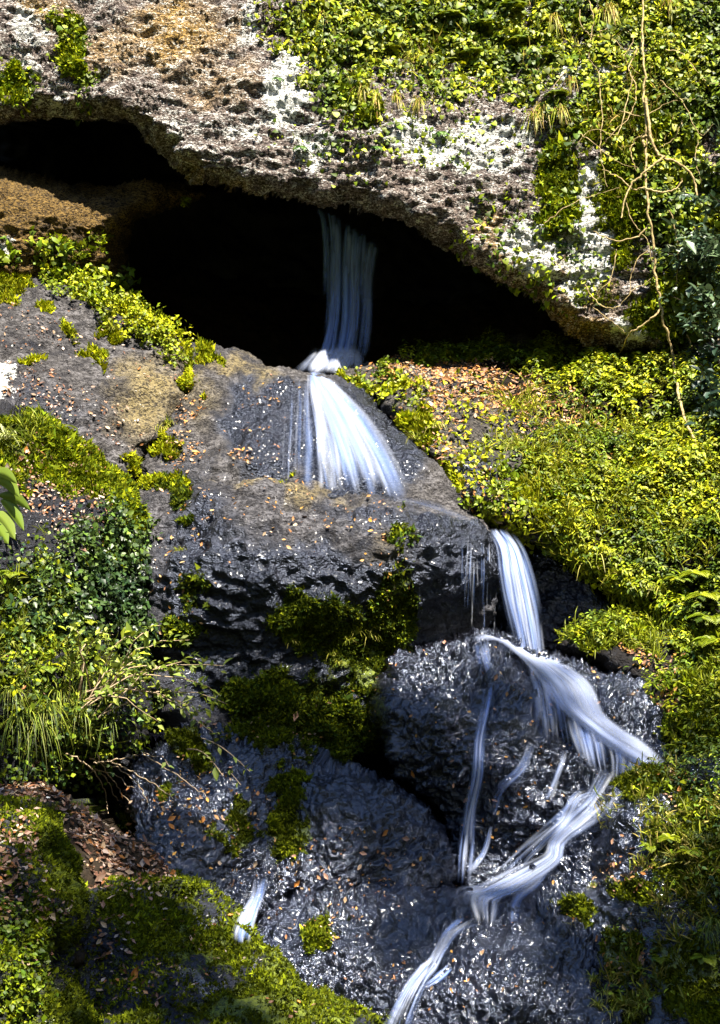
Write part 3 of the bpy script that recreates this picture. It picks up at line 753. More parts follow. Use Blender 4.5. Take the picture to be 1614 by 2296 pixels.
def water(name, left, right, label, lift=0.06, bulge=0.06, n=60, alpha=0.4, width=(5, 14), span=(.35, 1.0), seed=0, nv=70, densv=(1, 1), edge=.25, ends=(.05, .06), tone=(0, 1)):
    """A fall made of many soft threads that run between two rims along the flow (sketch x, y[, distance])."""
    r = np.random.default_rng(100 + seed)
    Lr = catmull(left, nv); Rr = catmull(right, nv)
    prof = np.array([0, .42, .85, 1, .85, .42, 0]); cu = np.linspace(-1, 1, 7)
    VV = []; FF = []; AL = []; TO = []; UV = []
    n0 = 0
    tt = np.linspace(0, 1, nv)
    env = np.interp(tt, np.linspace(0, 1, len(densv)), densv)
    wid = np.linalg.norm((Rr - Lr)[:, :2], axis=1)
    for i in range(n):
        u0 = r.random()
        if r.random() < .35: u0 = .5 + (u0 - .5) * .7
        sp = r.uniform(*span); ta = r.uniform(-.08, 1.08 - sp); tb = ta + sp
        k = tt * 2.2 + r.random() * 90
        u = u0 + .05 * perlin(np.stack([k, 0 * k + seed, 0 * k + .5], -1))
        u = np.clip(u, 0.0, 1.0)
        w = r.uniform(*width) * (.55 + .45 * wid / wid.max())
        X0 = Lr[:, 0] * (1 - u) + Rr[:, 0] * u; Y0 = Lr[:, 1] * (1 - u) + Rr[:, 1] * u
        t2 = np.stack([np.gradient(X0), np.gradient(Y0)], -1); t2 /= np.linalg.norm(t2, axis=1)[:, None] + 1e-9
        X = X0[:, None] - t2[:, 1:2] * cu * w[:, None] * .5; Y = Y0[:, None] + t2[:, 0:1] * cu * w[:, None] * .5
        if Lr.shape[1] > 2:
            D = (Lr[:, 2] * (1 - u) + Rr[:, 2] * u)[:, None] + 0 * X
        else:
            D = boxsmooth(depth_soft(X, Y), 2)
        body = math.sqrt(max(0, 1 - (2 * u0 - 1) ** 2))
        D = D - lift - bulge * body * r.random() - .004 * prof * w[:, None]
        P = at(X, Y, D)
        fade = smooth(tt, ta, ta + .22 * sp + ends[0]) * (1 - smooth(tt, tb - .25 * sp - ends[1], tb)) * smooth(tt, -.001, ends[0]) * smooth(1 - tt, -.001, ends[1])
        fade = fade * (1 - .45 * (1 - smooth(min(u0, 1 - u0), 0, edge)))
        al = (fade * env)[:, None] * prof * alpha * r.uniform(.5, 1.3)
        VV.append(P.reshape(-1, 3)); AL.append(al.ravel()); TO.append(np.full(nv * 7, r.uniform(*tone)))
        UV.append(np.stack([np.broadcast_to(cu * .05 + i, X.shape), np.broadcast_to((tt * 2.0)[:, None] + r.random() * 30, X.shape)], -1).reshape(-1, 2))
        lin = n0 + np.arange(nv * 7).reshape(nv, 7)
        q = np.stack([lin[:-1, :-1], lin[1:, :-1], lin[1:, 1:], lin[:-1, 1:]], -1)
        q = q[(fade[:-1] + fade[1:]) > .004]
        FF.append(q.reshape(-1, 4)); n0 += nv * 7
    VV = np.vstack(VV); FF = np.vstack(FF)
    used, inv = np.unique(FF, return_inverse=True)
    FF = inv.reshape(FF.shape); VV = VV[used]
    UV = np.vstack(UV)[used]
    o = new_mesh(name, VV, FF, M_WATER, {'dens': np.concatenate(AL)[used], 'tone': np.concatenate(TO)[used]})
    uvl = o.data.uv_layers.new(name='flow')
    li = np.empty(len(o.data.loops), np.int32); o.data.loops.foreach_get('vertex_index', li)
    uvl.data.foreach_set('uv', UV[li].astype(np.float32).ravel())
    tag(o, label, kind='structure')
    return o


# first fall out of the cave, its shade put in as blue tone
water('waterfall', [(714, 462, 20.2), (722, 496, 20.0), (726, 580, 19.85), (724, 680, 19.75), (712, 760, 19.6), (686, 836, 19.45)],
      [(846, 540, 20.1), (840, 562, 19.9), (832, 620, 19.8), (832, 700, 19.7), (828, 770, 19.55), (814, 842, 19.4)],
      'first fall dropping through the cave mouth, tinted blue for shade', lift=0, n=62, alpha=.75, densv=[1.5, 1.3, .8, .65, .7, .9, 1.1], seed=1, ends=(.03, .03), width=(6, 22), span=(.4, 1.0), tone=(0, .3))
water('splash', [(712, 770, 19.3), (700, 800, 19.15), (664, 836, 19.0)], [(806, 764, 19.3), (810, 800, 19.15), (810, 842, 19.0)], 'white spray where the first fall lands', lift=0, n=80, alpha=.42, width=(14, 34), seed=2, ends=(.45, .06), nv=30, tone=(.5, 1))
# second fall fanning out over the dome
water('waterfall', [(690, 834), (688, 880), (690, 960), (688, 1030), (686, 1094)], [(716, 834), (756, 868), (828, 940), (886, 1028), (932, 1124)],
      'second fall fanning out white over the rock dome', lift=.10, bulge=.10, n=100, alpha=.22, densv=[1.8, 1.3, 1, .95, .95, .9], seed=3, ends=(.02, .03), width=(6, 26), span=(.3, 1.0))
water('water_film', [(780, 1106), (900, 1128), (1000, 1158), (1098, 1200)], [(930, 1112), (1000, 1132), (1060, 1162), (1130, 1192)], 'faint film of water creeping over the ledge to the third fall', lift=.04, bulge=.01, n=20, alpha=.025, width=(3, 14), seed=14, ends=(.2, .05))
water('water_film', [(640, 850), (636, 930), (630, 1010), (630, 1075)], [(695, 846), (697, 920), (696, 1010), (695, 1082)], 'thin clear film of water beside the second fall', lift=.04, bulge=.01, n=14, alpha=.10, width=(2, 9), seed=4)
# third fall, a free arc
water('waterfall', [(1090, 1186, 14.85), (1112, 1225, 14.7), (1118, 1280, 14.6), (1128, 1340, 14.5), (1148, 1420, 14.35), (1168, 1500, 14.1)],
      [(1138, 1188, 14.85), (1170, 1232, 14.7), (1192, 1290, 14.55), (1207, 1360, 14.45), (1216, 1430, 14.3), (1224, 1510, 14.05)],
      'third fall arcing free off the ledge', lift=0, n=64, alpha=.42, densv=[1.2, 1.3, 1, .75, .65, .7], seed=5, ends=(.04, .08), width=(6, 20), span=(.35, 1))
water('water_threads', [(1036, 1200), (1034, 1320), (1032, 1436)], [(1124, 1210), (1124, 1320), (1120, 1430)],
      'thin threads of water dripping off the ledge left of the third fall', lift=.10, bulge=.02, n=24, alpha=.5, width=(2, 5), span=(.3, .9), seed=20)
# the cascade over the wet dome
water('cascade', [(1050, 1434), (1110, 1432), (1166, 1474), (1212, 1532), (1246, 1580), (1306, 1632), (1362, 1676), (1420, 1708), (1450, 1732)],
      [(1080, 1424), (1140, 1428), (1222, 1470), (1315, 1530), (1350, 1602), (1396, 1642), (1444, 1668), (1482, 1700), (1504, 1722)],
      'white cascade spreading diagonally over the wet dome', lift=.13, bulge=.10, n=120, alpha=.27, densv=[.3, .9, 1.5, 1.4, 1.2, 1, .9, .8, .7], seed=6, nv=100, ends=(.04, .04), width=(6, 36), span=(.2, .8), tone=(.45, 1))
for i, (pl, pr, dn, nn) in enumerate([
        ([(1178, 1480), (1194, 1560), (1198, 1660)], [(1262, 1550), (1276, 1620), (1292, 1706)], .30, 34),
        ([(1250, 1550), (1276, 1640), (1308, 1726)], [(1350, 1615), (1368, 1690), (1374, 1764)], .32, 40),
        ([(1335, 1610), (1362, 1690), (1372, 1770)], [(1430, 1665), (1428, 1706), (1402, 1764)], .34, 36),
        ([(1405, 1650), (1412, 1690), (1398, 1748)], [(1502, 1712), (1500, 1722), (1466, 1744)], .34, 36)]):
    water('cascade_veil', pl, pr, ['veil of water falling from the top of the cascade', 'wide thin veil under the middle of the cascade', 'veil joining the cascade to the white run below', 'veil at the right tip of the cascade'][i],
          lift=.15, n=nn, alpha=dn, width=(3, 20), nv=40, seed=30 + i, ends=(.12, .3), span=(.3, .9))
# the white run at its foot
water('stream', [(1352, 1715), (1312, 1788), (1262, 1838), (1230, 1888), (1216, 1918), (1145, 1950), (1075, 1985), (1020, 1998), (1052, 2066)],
      [(1424, 1742), (1376, 1802), (1326, 1850), (1266, 1890), (1250, 1936), (1168, 1998), (1122, 2018), (1116, 2034), (1106, 2080)],
      'narrow white run winding from the cascade to the lower lip', lift=.16, bulge=.06, n=100, alpha=.30, seed=7, nv=120, ends=(.05, .04), width=(6, 18), span=(.15, .6), tone=(.35, 1), densv=[1, .9, .9, 1.2, 1.3, 1.4, 1.5, 1.3, 1])
water('stream', [(1018, 2052), (985, 2095), (958, 2150), (938, 2170), (900, 2220), (862, 2290), (850, 2330)], [(1085, 2066), (1030, 2090), (1000, 2130), (980, 2170), (955, 2210), (925, 2290), (920, 2330)],
      'thin stream running down over the bottom rock', lift=.14, n=70, alpha=.36, densv=[1.1, .7, .5, 1.3, 1.2, 1, .8], seed=8, nv=90, width=(4, 14), span=(.15, .5))
for i, (pts, w, dn) in enumerate([([(1105, 1510), (1092, 1580), (1076, 1660), (1070, 1740), (1052, 1820), (1040, 1900), (1034, 1990)], 11, .8),
                                  ([(1080, 1430), (1086, 1470), (1100, 1520)], 14, .45),
                                  ([(1195, 1660), (1170, 1720), (1120, 1770), (1100, 1830)], 9, .26), ([(1270, 1680), (1250, 1740), (1225, 1800)], 6, .22),
                                  ([(1330, 1770), (1290, 1790), (1262, 1840), (1210, 1890), (1150, 1950)], 12, .55), ([(1100, 1850), (1085, 1910), (1050, 1960)], 6, .45),
                                  ([(1300, 1790), (1240, 1850), (1180, 1900), (1120, 1955)], 10, .35), ([(1240, 1930), (1200, 1980), (1160, 2020), (1150, 2080)], 12, .35), ([(1060, 1760), (1050, 1850), (1048, 1900), (1040, 1980)], 12, .6),
                                  ([(1010, 2165), (985, 2190), (950, 2215)], 8, .6)]):
    a = np.array(pts, float)
    tg = np.gradient(a, axis=0); tg /= np.linalg.norm(tg, axis=1)[:, None]
    nr = np.stack([-tg[:, 1], tg[:, 0]], -1) * w
    water('trickle', (a + nr).tolist(), (a - nr).tolist(), ['long trickle down the left of the wet dome', 'short trickle at the top of the wet dome', 'faint trickle in the middle of the wet dome', 'faint short trickle right of the dome centre', 'trickle beside the white run', 'thin trickle entering the lower pool', 'faint trickle left of the white run', 'faint trickle below the white run', 'lower end of the long left trickle', 'short white spout above the bottom stream'][i],
          lift=.07, bulge=.03, n=15, alpha=dn * .62, width=(3, 13), nv=60, seed=50 + i, span=(.35, 1))
water('waterfall', [(572, 1964), (562, 2010), (545, 2040), (522, 2085), (518, 2110)], [(602, 1964), (590, 2010), (578, 2040), (564, 2090), (558, 2120)],
      'little side fall slipping behind the mossy boulder', lift=.16, n=44, alpha=.42, densv=[.5, .6, .9, 1.5, 1.5], seed=9, nv=50, width=(3, 11))

# ------------------------------------------------------------------ scattering
ORD = 'first second third fourth fifth sixth seventh eighth ninth tenth eleventh twelfth thirteenth fourteenth fifteenth sixteenth seventeenth eighteenth nineteenth twentieth'.split()
ORD += ['twenty-' + o for o in ORD[:9]] + ['thirtieth']


def rank_labels(group, what):
    """Label look-alikes by their order from the left."""
    obs = sorted([o for o in bpy.data.objects if o.get('group') == group], key=lambda o: o.location.x / o.location.y)
    for i, o in enumerate(obs):
        o['label'] = ORD[i] + ' from the left of the ' + what


def sample(keys, n, lst=None, fn=None, tol=0.35, vis=True):
    """n points on the visible skin of the named masses, inside the soft patches."""
    P = []; N = []; XY = []
    keys = [keys] if isinstance(keys, str) else keys
    W = []; info = []
    for k_ in keys:
        m = MASS[k_]; V, F = m['V'], m['F']
        c = V[F].mean(1)
        cx = m['vx'][F].mean(1); cy = m['vy'][F].mean(1)
        e1 = V[F[:, 2]] - V[F[:, 0]]; e2 = V[F[:, 3]] - V[F[:, 1]]
        nr = np.cross(e1, e2); ar = np.linalg.norm(nr, axis=1) * 0.5
        nr = nr / np.maximum(ar * 2, 1e-12)[:, None]
        nr *= np.sign(((EYE - c) * nr).sum(1) + 1e-12)[:, None]
        w = np.minimum(ar, np.percentile(ar, 97))
        if lst is not None: w = w * np.clip(blobs(cx, cy, lst), 0, 1)
        if fn is not None: w = w * fn(m, F, cx, cy, nr)
        if vis:
            dd = ((c - EYE) * F_).sum(1)
            w = w * (dd < depth(cx, cy) + tol)
        W.append(w); info.append((V, F, nr, cx, cy))
    off = np.cumsum([0] + [len(w) for w in W])
    W = np.concatenate(W); W = W / W.sum()
    pick = RNG.choice(len(W), n, p=W)
    P = np.empty((n, 3)); N = np.empty((n, 3)); XY = np.empty((n, 2)); K = np.empty(n, int)
    for i, (V, F, nr, cx, cy) in enumerate(info):
        s_ = (pick >= off[i]) & (pick < off[i + 1])
        f = pick[s_] - off[i]
        u, v = RNG.random(len(f))[:, None], RNG.random(len(f))[:, None]
        q = V[F[f]]
        P[s_] = (q[:, 0] * (1 - u) + q[:, 1] * u) * (1 - v) + (q[:, 3] * (1 - u) + q[:, 2] * u) * v
        N[s_] = nr[f]; XY[s_, 0] = cx[f]; XY[s_, 1] = cy[f]; K[s_] = i
    return P, N, XY, K


def unit(v):
    return v / np.maximum(np.linalg.norm(v, axis=-1), 1e-9)[..., None]


LEAF = np.array([[0, 0, 0], [-.5, .42, .10], [.5, .42, .10], [0, .45, 0], [-.27, .78, .03], [.27, .78, .03], [0, 1, -.10]])
LEAF_F = np.array([[0, 3, 1], [0, 2, 3], [1, 3, 4], [3, 2, 5], [3, 6, 4], [3, 5, 6]])
IVY = np.array([[0, .1, 0], [-.55, .0, -.05], [.55, .0, -.05], [0, .45, .06], [-.42, .6, -.03], [.42, .6, -.03], [0, 1, -.06]])


def leaf_arrays(P, T, N, L, Wd, C, tpl=LEAF):
    T = unit(T); N = unit(N - (N * T).sum(-1)[:, None] * T); S = np.cross(T, N)
    n = len(P); k = len(tpl)
    V = P[:, None] + tpl[None, :, 0, None] * (Wd[:, None, None] * S[:, None]) + tpl[None, :, 1, None] * (L[:, None, None] * T[:, None]) + tpl[None, :, 2, None] * (L[:, None, None] * N[:, None])
    F = (LEAF_F[None] + (np.arange(n) * k)[:, None, None])
    return V.reshape(-1, 3), F.reshape(-1, 3), np.repeat(C, k, 0)


def palette(n, cols, jit=0.25):
    cols = np.array(cols, float)
    a = RNG.integers(0, len(cols), n); b = RNG.integers(0, len(cols), n); t = RNG.random(n)[:, None]
    c = cols[a] * t + cols[b] * (1 - t)
    return np.clip(c * np.exp(RNG.normal(0, jit, n))[:, None], 0.002, 0.8)


GREEN = [(0.20, 0.24, 0.004), (0.12, 0.17, 0.004), (0.28, 0.29, 0.006), (0.06, 0.10, 0.005)]
YELLOW = [(0.30, 0.31, 0.005), (0.22, 0.26, 0.004), (0.38, 0.36, 0.008), (0.14, 0.19, 0.004)]
DEEP = [(0.03, 0.055, 0.008), (0.05, 0.09, 0.012), (0.02, 0.045, 0.012), (0.09, 0.13, 0.02)]
MOSSC = [(0.06, 0.085, 0.003), (0.13, 0.16, 0.004), (0.20, 0.225, 0.006), (0.03, 0.045, 0.003)]
DRYC = [(0.26, 0.14, 0.09), (0.30, 0.12, 0.03), (0.40, 0.28, 0.18), (0.08, 0.04, 0.025), (0.18, 0.085, 0.055), (0.46, 0.37, 0.32)]
DOWN = np.array([0, 0, -1.0])


def merge(parts):
    n0 = 0; VV = []; FF = []; CC = []
    for V, F, C in parts:
        VV.append(V); FF.append(F + n0); CC.append(C); n0 += len(V)
    return np.vstack(VV), np.vstack(FF), np.vstack(CC)


def stuff(name, parts, mat, label):
    V, F, C = merge(parts)
    o = new_mesh(name, V, F, mat, {'col': C}, smooth_shade=False)
    return tag(o, label, kind='stuff')


def species(P):
    """Patches of darker and lighter kinds growing side by side."""
    f = smooth(perlin(P * 1.3 + 5) + .35 * perlin(P * 4 + 8), -.30, .28)[:, None]
    return np.array([.42, .52, .8]) * (1 - f) + np.array([1.0, 1.0, 1.0]) * f


def grass(keys, n, lst, length, cols, fn=None):
    P, N, XY, K = sample(keys, n, lst, fn)
    keep = fbm(P * 2.0 + 70, 2) > RNG.normal(0.0, .25, n)
    P, N = P[keep], N[keep]
    P = np.repeat(P, 9, 0) + RNG.normal(0, .022, (len(P) * 9, 3)); N = np.repeat(N, 9, 0); n = len(P)
    T = unit(N * .5 + np.array([0, -.2, .45]) + RNG.normal(0, .5, (n, 3)))
    L = length * np.exp(RNG.normal(0, .3, n))
    b = leaf_arrays(P, T, N + RNG.normal(0, .5, (n, 3)), L, np.full(n, .011), palette(n, cols, .4), BLADE)
    return b


BLADE = np.array([[0, 0, 0], [-.5, .42, .0], [.5, .42, .0], [0, .45, .01], [-.40, .78, -.10], [.40, .78, -.10], [0, 1, -.30]])


def creeper(keys, n, lst, size, cols, off=0.05, tpl=IVY, fn=None, droop=0.8, jit=.45):
    P, N, XY, K = sample(keys, n, lst, fn)
    # clumps: leaves gather in tufts with dark gaps between
    cl = fbm(P * 3.2 + 3, 2) + 0.5 * perlin(P * 9.0)
    keep = cl > RNG.normal(-0.25, 0.25, n)
    P, N, cl = P[keep], N[keep], cl[keep]; n = len(P)
    P = P + N * (np.clip(cl + .4, 0, 1.2) * RNG.random(n) * off * 2.4 + off * .3)[:, None]
    T = DOWN * droop + RNG.normal(0, 0.55, (n, 3)) + N * 0.25
    Nn = N + np.array([0, -.1, .55]) + RNG.normal(0, 0.45, (n, 3))
    L = size * np.clip(np.exp(RNG.normal(0, .28, n)), .4, 1.6)
    C = palette(n, cols, jit) * species(P)
    return leaf_arrays(P, T, Nn, L, L * RNG.uniform(.65, .95, n), C, tpl)


def whorls(keys, n, lst, size, hgt, cols, nl=5, fn=None):
    """Leafy herbs: a stem with a ring of drooping leaves at its tip."""
    P, N, XY, K = sample(keys, n, lst, fn)
    cl = fbm(P * 1.8 + 11, 2)
    keep = cl > RNG.normal(-0.35, 0.25, n)
    P, N, cl = P[keep], N[keep], cl[keep]; n = len(P)
    up = unit(N * 0.6 + np.array([0, -0.1, 0.9]) + RNG.normal(0, .18, (n, 3)))
    tip = P + up * (hgt * (0.35 + RNG.random(n) * (0.9 + np.clip(cl, -.4, .6))))[:, None]
    base = palette(n, cols, .42) * species(P)
    out = []
    ref = unit(np.cross(up, RNG.normal(size=(n, 3))))
    bi = np.cross(up, ref)
    for i in range(nl):
        a = 2 * math.pi * i / nl + RNG.normal(0, .25, n)
        T = np.cos(a)[:, None] * ref + np.sin(a)[:, None] * bi
        T = unit(T - up * RNG.uniform(-.1, .55, n)[:, None])
        L = size * np.exp(RNG.normal(0, .22, n))
        out.append(leaf_arrays(tip - up * (0.02 * i), T, up + RNG.normal(0, .15, (n, 3)), L, L * RNG.uniform(.38, .55, n), base * np.exp(RNG.normal(0, .15, n))[:, None], LEAF))
    return merge(out)


def moss_tufts(keys, n, lst=None, fn=None, size=0.028, cols=MOSSC, thr=-0.3):
    P, N, XY, K = sample(keys, n, lst, fn)
    cl = fbm(P * 2.2 + 40, 2) + 0.6 * perlin(P * 8 + 3)
    keep = cl > RNG.normal(thr, .25, n)
    P, N, cl = P[keep], N[keep], cl[keep]; n = len(P)
    C = palette(n, cols, .3) * (0.75 + 0.6 * np.clip(cl, -.3, .8))[:, None]
    VV = []; FF = []; CC = []
    for j in range(3):
        d = unit(N + RNG.normal(0, .65, (n, 3)) + np.array([0, 0, .25]))
        s_ = unit(np.cross(d, RNG.normal(size=(n, 3))))
        l = (size * np.exp(RNG.normal(0, .35, n)))[:, None]
        b = P + RNG.normal(0, size * .35, (n, 3)) + N * (np.clip(cl, 0, 1)[:, None] * 0.025)
        VV += [b - s_ * l * .33, b + s_ * l * .33, b + d * l]
    V = np.stack(VV, 1).reshape(-1, 3)
    F = np.arange(n * 9).reshape(-1, 3)
    return V, F, np.repeat(C, 9, 0)


def mossattr(a, b):
    return lambda m, F, cx, cy, nr: smooth(m['A']['moss'][F].mean(1), a, b)


# --- moss cushions (nobody could count them)
stuff('moss', [moss_tufts(['right_bank'], 30000, fn=mossattr(.4, .7), size=.04, cols=YELLOW),
               moss_tufts(['cliff', 'pillar'], 26000, fn=mossattr(.35, .7), size=.045, cols=GREEN),
               moss_tufts(['slab', 'dome'], 14000, fn=mossattr(.3, .6), size=.036, cols=YELLOW),
               moss_tufts(['left_bank'], 34000, fn=mossattr(.35, .8), size=.034, cols=GREEN),
               moss_tufts(['ledge'], 46000, fn=mossattr(.3, .6), size=.03, cols=MOSSC + DEEP[:2]),
               moss_tufts(['right_ledge'], 14000, fn=mossattr(.4, .8), size=.035, cols=GREEN),
               moss_tufts(['left_slab', 'lower'], 26000, fn=mossattr(.35, .65), size=.024),
               moss_tufts(['right_lower'], 30000, fn=mossattr(.3, .7), size=.022),
               moss_tufts(['boulder', 'boulder2'], 80000, fn=mossattr(.3, .65), size=.019, cols=MOSSC + [(0.16, 0.2, 0.005)])],
      M_MOSS, 'soft yellow-green moss growing over the rocks and banks')

# --- creepers on the cliff
IVY_R = [(850, 50, 240, 120, 0, 1), (1130, 70, 260, 130, 0, 1), (1500, 130, 240, 200, 0, 1), (770, 190, 90, 70, 0, .7), (1080, 190, 260, 50, 0, .45), (1290, 250, 110, 50, 0, .35), (1530, 420, 90, 200, 0, .8), (1400, 320, 80, 110, 0, .22), (1270, 400, 60, 130, 0, .14), (1590, 600, 110, 260, 0, 1), (1490, 640, 50, 120, 0, .4)]
stuff('ivy', [creeper('cliff', 36000, IVY_R, .052, YELLOW + GREEN + DEEP[3:], .07), creeper('cliff', 8000, IVY_R, .08, YELLOW + GREEN + DEEP[3:], .08), creeper('cliff', 12000, IVY_R, .065, GREEN, .06, LEAF), creeper('cliff', 2200, [(165, 130, 40, 120, -15, 1), (40, 190, 60, 40, 30, .6), (900, 320, 300, 90, 0, .25), (1200, 560, 200, 140, 30, .3)], .06, GREEN, .03)],
      M_LEAF, 'yellow-green ivy and creeping leaves covering the cliff at upper right')
stuff('creeping_plants', [creeper('slab', 8000, [(100, 620, 140, 26, 20, 1), (250, 680, 150, 34, 33, 1), (380, 745, 110, 36, 33, 1), (450, 785, 60, 18, 20, .8)], .045, YELLOW, .10, LEAF, droop=-.2),
                          creeper('pillar', 700, [(110, 590, 60, 30, 30, 1), (10, 580, 40, 40, 0, 1), (230, 640, 60, 30, 30, 1)], .08, GREEN, .10, IVY, droop=-.1)],
      M_LEAF, 'bright green creeping plants along the top edge of the grey slab')
stuff('ground_cover', [whorls('right_bank', 5000, [(1120, 806, 250, 34, 3, 1), (1420, 850, 210, 80, 0, 1), (1560, 1000, 140, 150, 0, .9), (1260, 850, 110, 45, 10, .8)], .064, .15, YELLOW + GREEN[1:2] + DEEP[3:], 6),
                       whorls('right_bank', 4600, [(1420, 1100, 260, 170, 25, 1), (1500, 1280, 190, 140, 0, 1), (1330, 1200, 120, 80, 35, .9)], .056, .13, YELLOW + GREEN + DEEP[3:], 5),
                       creeper('right_bank', 5000, [(1050, 1040, 160, 160, 40, .16), (860, 872, 110, 26, 20, .8), (1150, 1150, 120, 60, 30, .7), (1300, 1250, 120, 60, 35, .8)], .055, YELLOW, .05, LEAF, droop=-.2)],
      M_LEAF, 'low leafy plants crowding the sunlit right bank')
stuff('ground_cover', [whorls('right_ledge', 1700, [(1380, 1420, 150, 40, 0, .9), (1580, 1500, 150, 130, 0, 1), (1590, 1640, 110, 130, 0, 1)], .05, .11, YELLOW + GREEN + DEEP[3:], 5),
                       whorls('right_bank', 900, [(1420, 1340, 170, 60, 30, 1)], .06, .15, GREEN, 5)],
      M_LEAF, 'small leafy plants on the mossy ledge beside the third fall')
stuff('ground_cover', [whorls('right_lower', 620, [(1560, 1760, 140, 80, -15, 1), (1590, 1900, 90, 160, 0, .7), (1420, 2130, 80, 50, 0, .5), (1430, 2230, 70, 60, 0, .6), (1560, 2000, 90, 200, 0, .3)], .045, .10, GREEN + DEEP, 5)],
      M_LEAF, 'sparse small plants on the dark bank at lower right')
stuff('glossy_creeper', [creeper('left_bank', 13000, [(230, 1280, 110, 130, 10, 1), (130, 1360, 120, 90, 0, .8), (300, 1400, 60, 120, 0, .9)], .05, DEEP, .08, LEAF, droop=.3)],
      M_GLOSS, 'dark glossy creeper leaves hanging over the left bank')
stuff('creeping_plants', [creeper('left_bank', 5200, [(60, 1330, 100, 110, 0, .6), (150, 1600, 170, 160, 0, .7), (30, 1480, 90, 160, 0, .8), (240, 1860, 60, 60, 0, .4), (30, 1740, 60, 60, 0, .6)], .045, GREEN + DEEP, .09, LEAF, droop=.2),
                          creeper('boulder2', 1200, [(40, 2120, 70, 130, 0, 1), (20, 2250, 60, 60, 0, .8)], .032, GREEN, .03, LEAF, droop=.2)],
      M_LEAF, 'tangled green leaves on the lower part of the left bank')

stuff('grass', [grass('right_bank', 620, [(1250, 960, 160, 60, 20, 1), (1200, 1050, 120, 60, 30, 1), (1400, 1120, 260, 200, 20, .8), (1330, 1270, 140, 50, 35, 1)], .17, [(0.28, 0.30, 0.012), (0.16, 0.2, 0.008), (0.36, 0.33, 0.03)]),
                grass('right_ledge', 260, [(1400, 1430, 150, 50, 0, 1), (1600, 1550, 120, 150, 0, .8)], .12, [(0.25, 0.27, 0.02), (0.14, 0.18, 0.008)]),
                grass('right_lower', 520, [(1420, 1790, 100, 50, 0, .8), (1560, 1950, 120, 250, 0, .6), (1390, 2230, 80, 80, 0, 1), (1300, 2080, 40, 80, 0, .6)], .10, [(0.22, 0.23, 0.02), (0.08, 0.12, 0.008), (0.3, 0.24, 0.06)]),
                grass('left_bank', 520, [(120, 1560, 150, 140, 0, 1), (60, 1350, 100, 120, 0, .6), (60, 980, 80, 40, 0, .4)], .13, [(0.15, 0.19, 0.015), (0.08, 0.12, 0.008), (0.24, 0.25, 0.04)]),
                grass('cliff', 420, [(1000, 100, 330, 120, 0, .7), (1400, 250, 160, 200, 0, 1)], .14, [(0.3, 0.28, 0.03), (0.16, 0.2, 0.01), (0.4, 0.28, 0.09)])],
      M_LEAF, 'fine grass blades growing between the plants on the banks')

def side_cover(key, n):
    P, N, XY, K = sample(key, n, vis=False)
    T = DOWN * .5 + RNG.normal(0, .6, (n, 3)); L = .13 * np.exp(RNG.normal(0, .3, n))
    return leaf_arrays(P + N * .1 * RNG.random((n, 1)), T, N + np.array([0, -.1, .6]) + RNG.normal(0, .4, (n, 3)), L, L * .7, palette(n, YELLOW + GREEN, .4) * species(P), IVY)


stuff('ivy', [side_cover('ravine side beyond the right edge of the picture', 12000), side_cover('ravine side beyond the left edge of the picture', 12000),
              creeper('cliff', 9000, [(1760, 100, 150, 400, 0, 1), (1760, 600, 140, 260, 0, 1)], .075, GREEN + YELLOW, .08), whorls('right_bank', 1600, [(1740, 1150, 140, 400, 0, 1)], .07, .14, YELLOW + GREEN, 5),
              whorls('right_ledge', 500, [(1760, 1600, 130, 200, 0, 1)], .06, .12, GREEN, 5), whorls('right_lower', 600, [(1760, 2000, 130, 400, 0, 1)], .05, .1, GREEN, 5),
              creeper('left_bank', 2500, [(-130, 1400, 120, 500, 0, 1)], .05, GREEN, .08, LEAF)], M_LEAF, 'ivy and leaves carrying on past the sides of the picture')

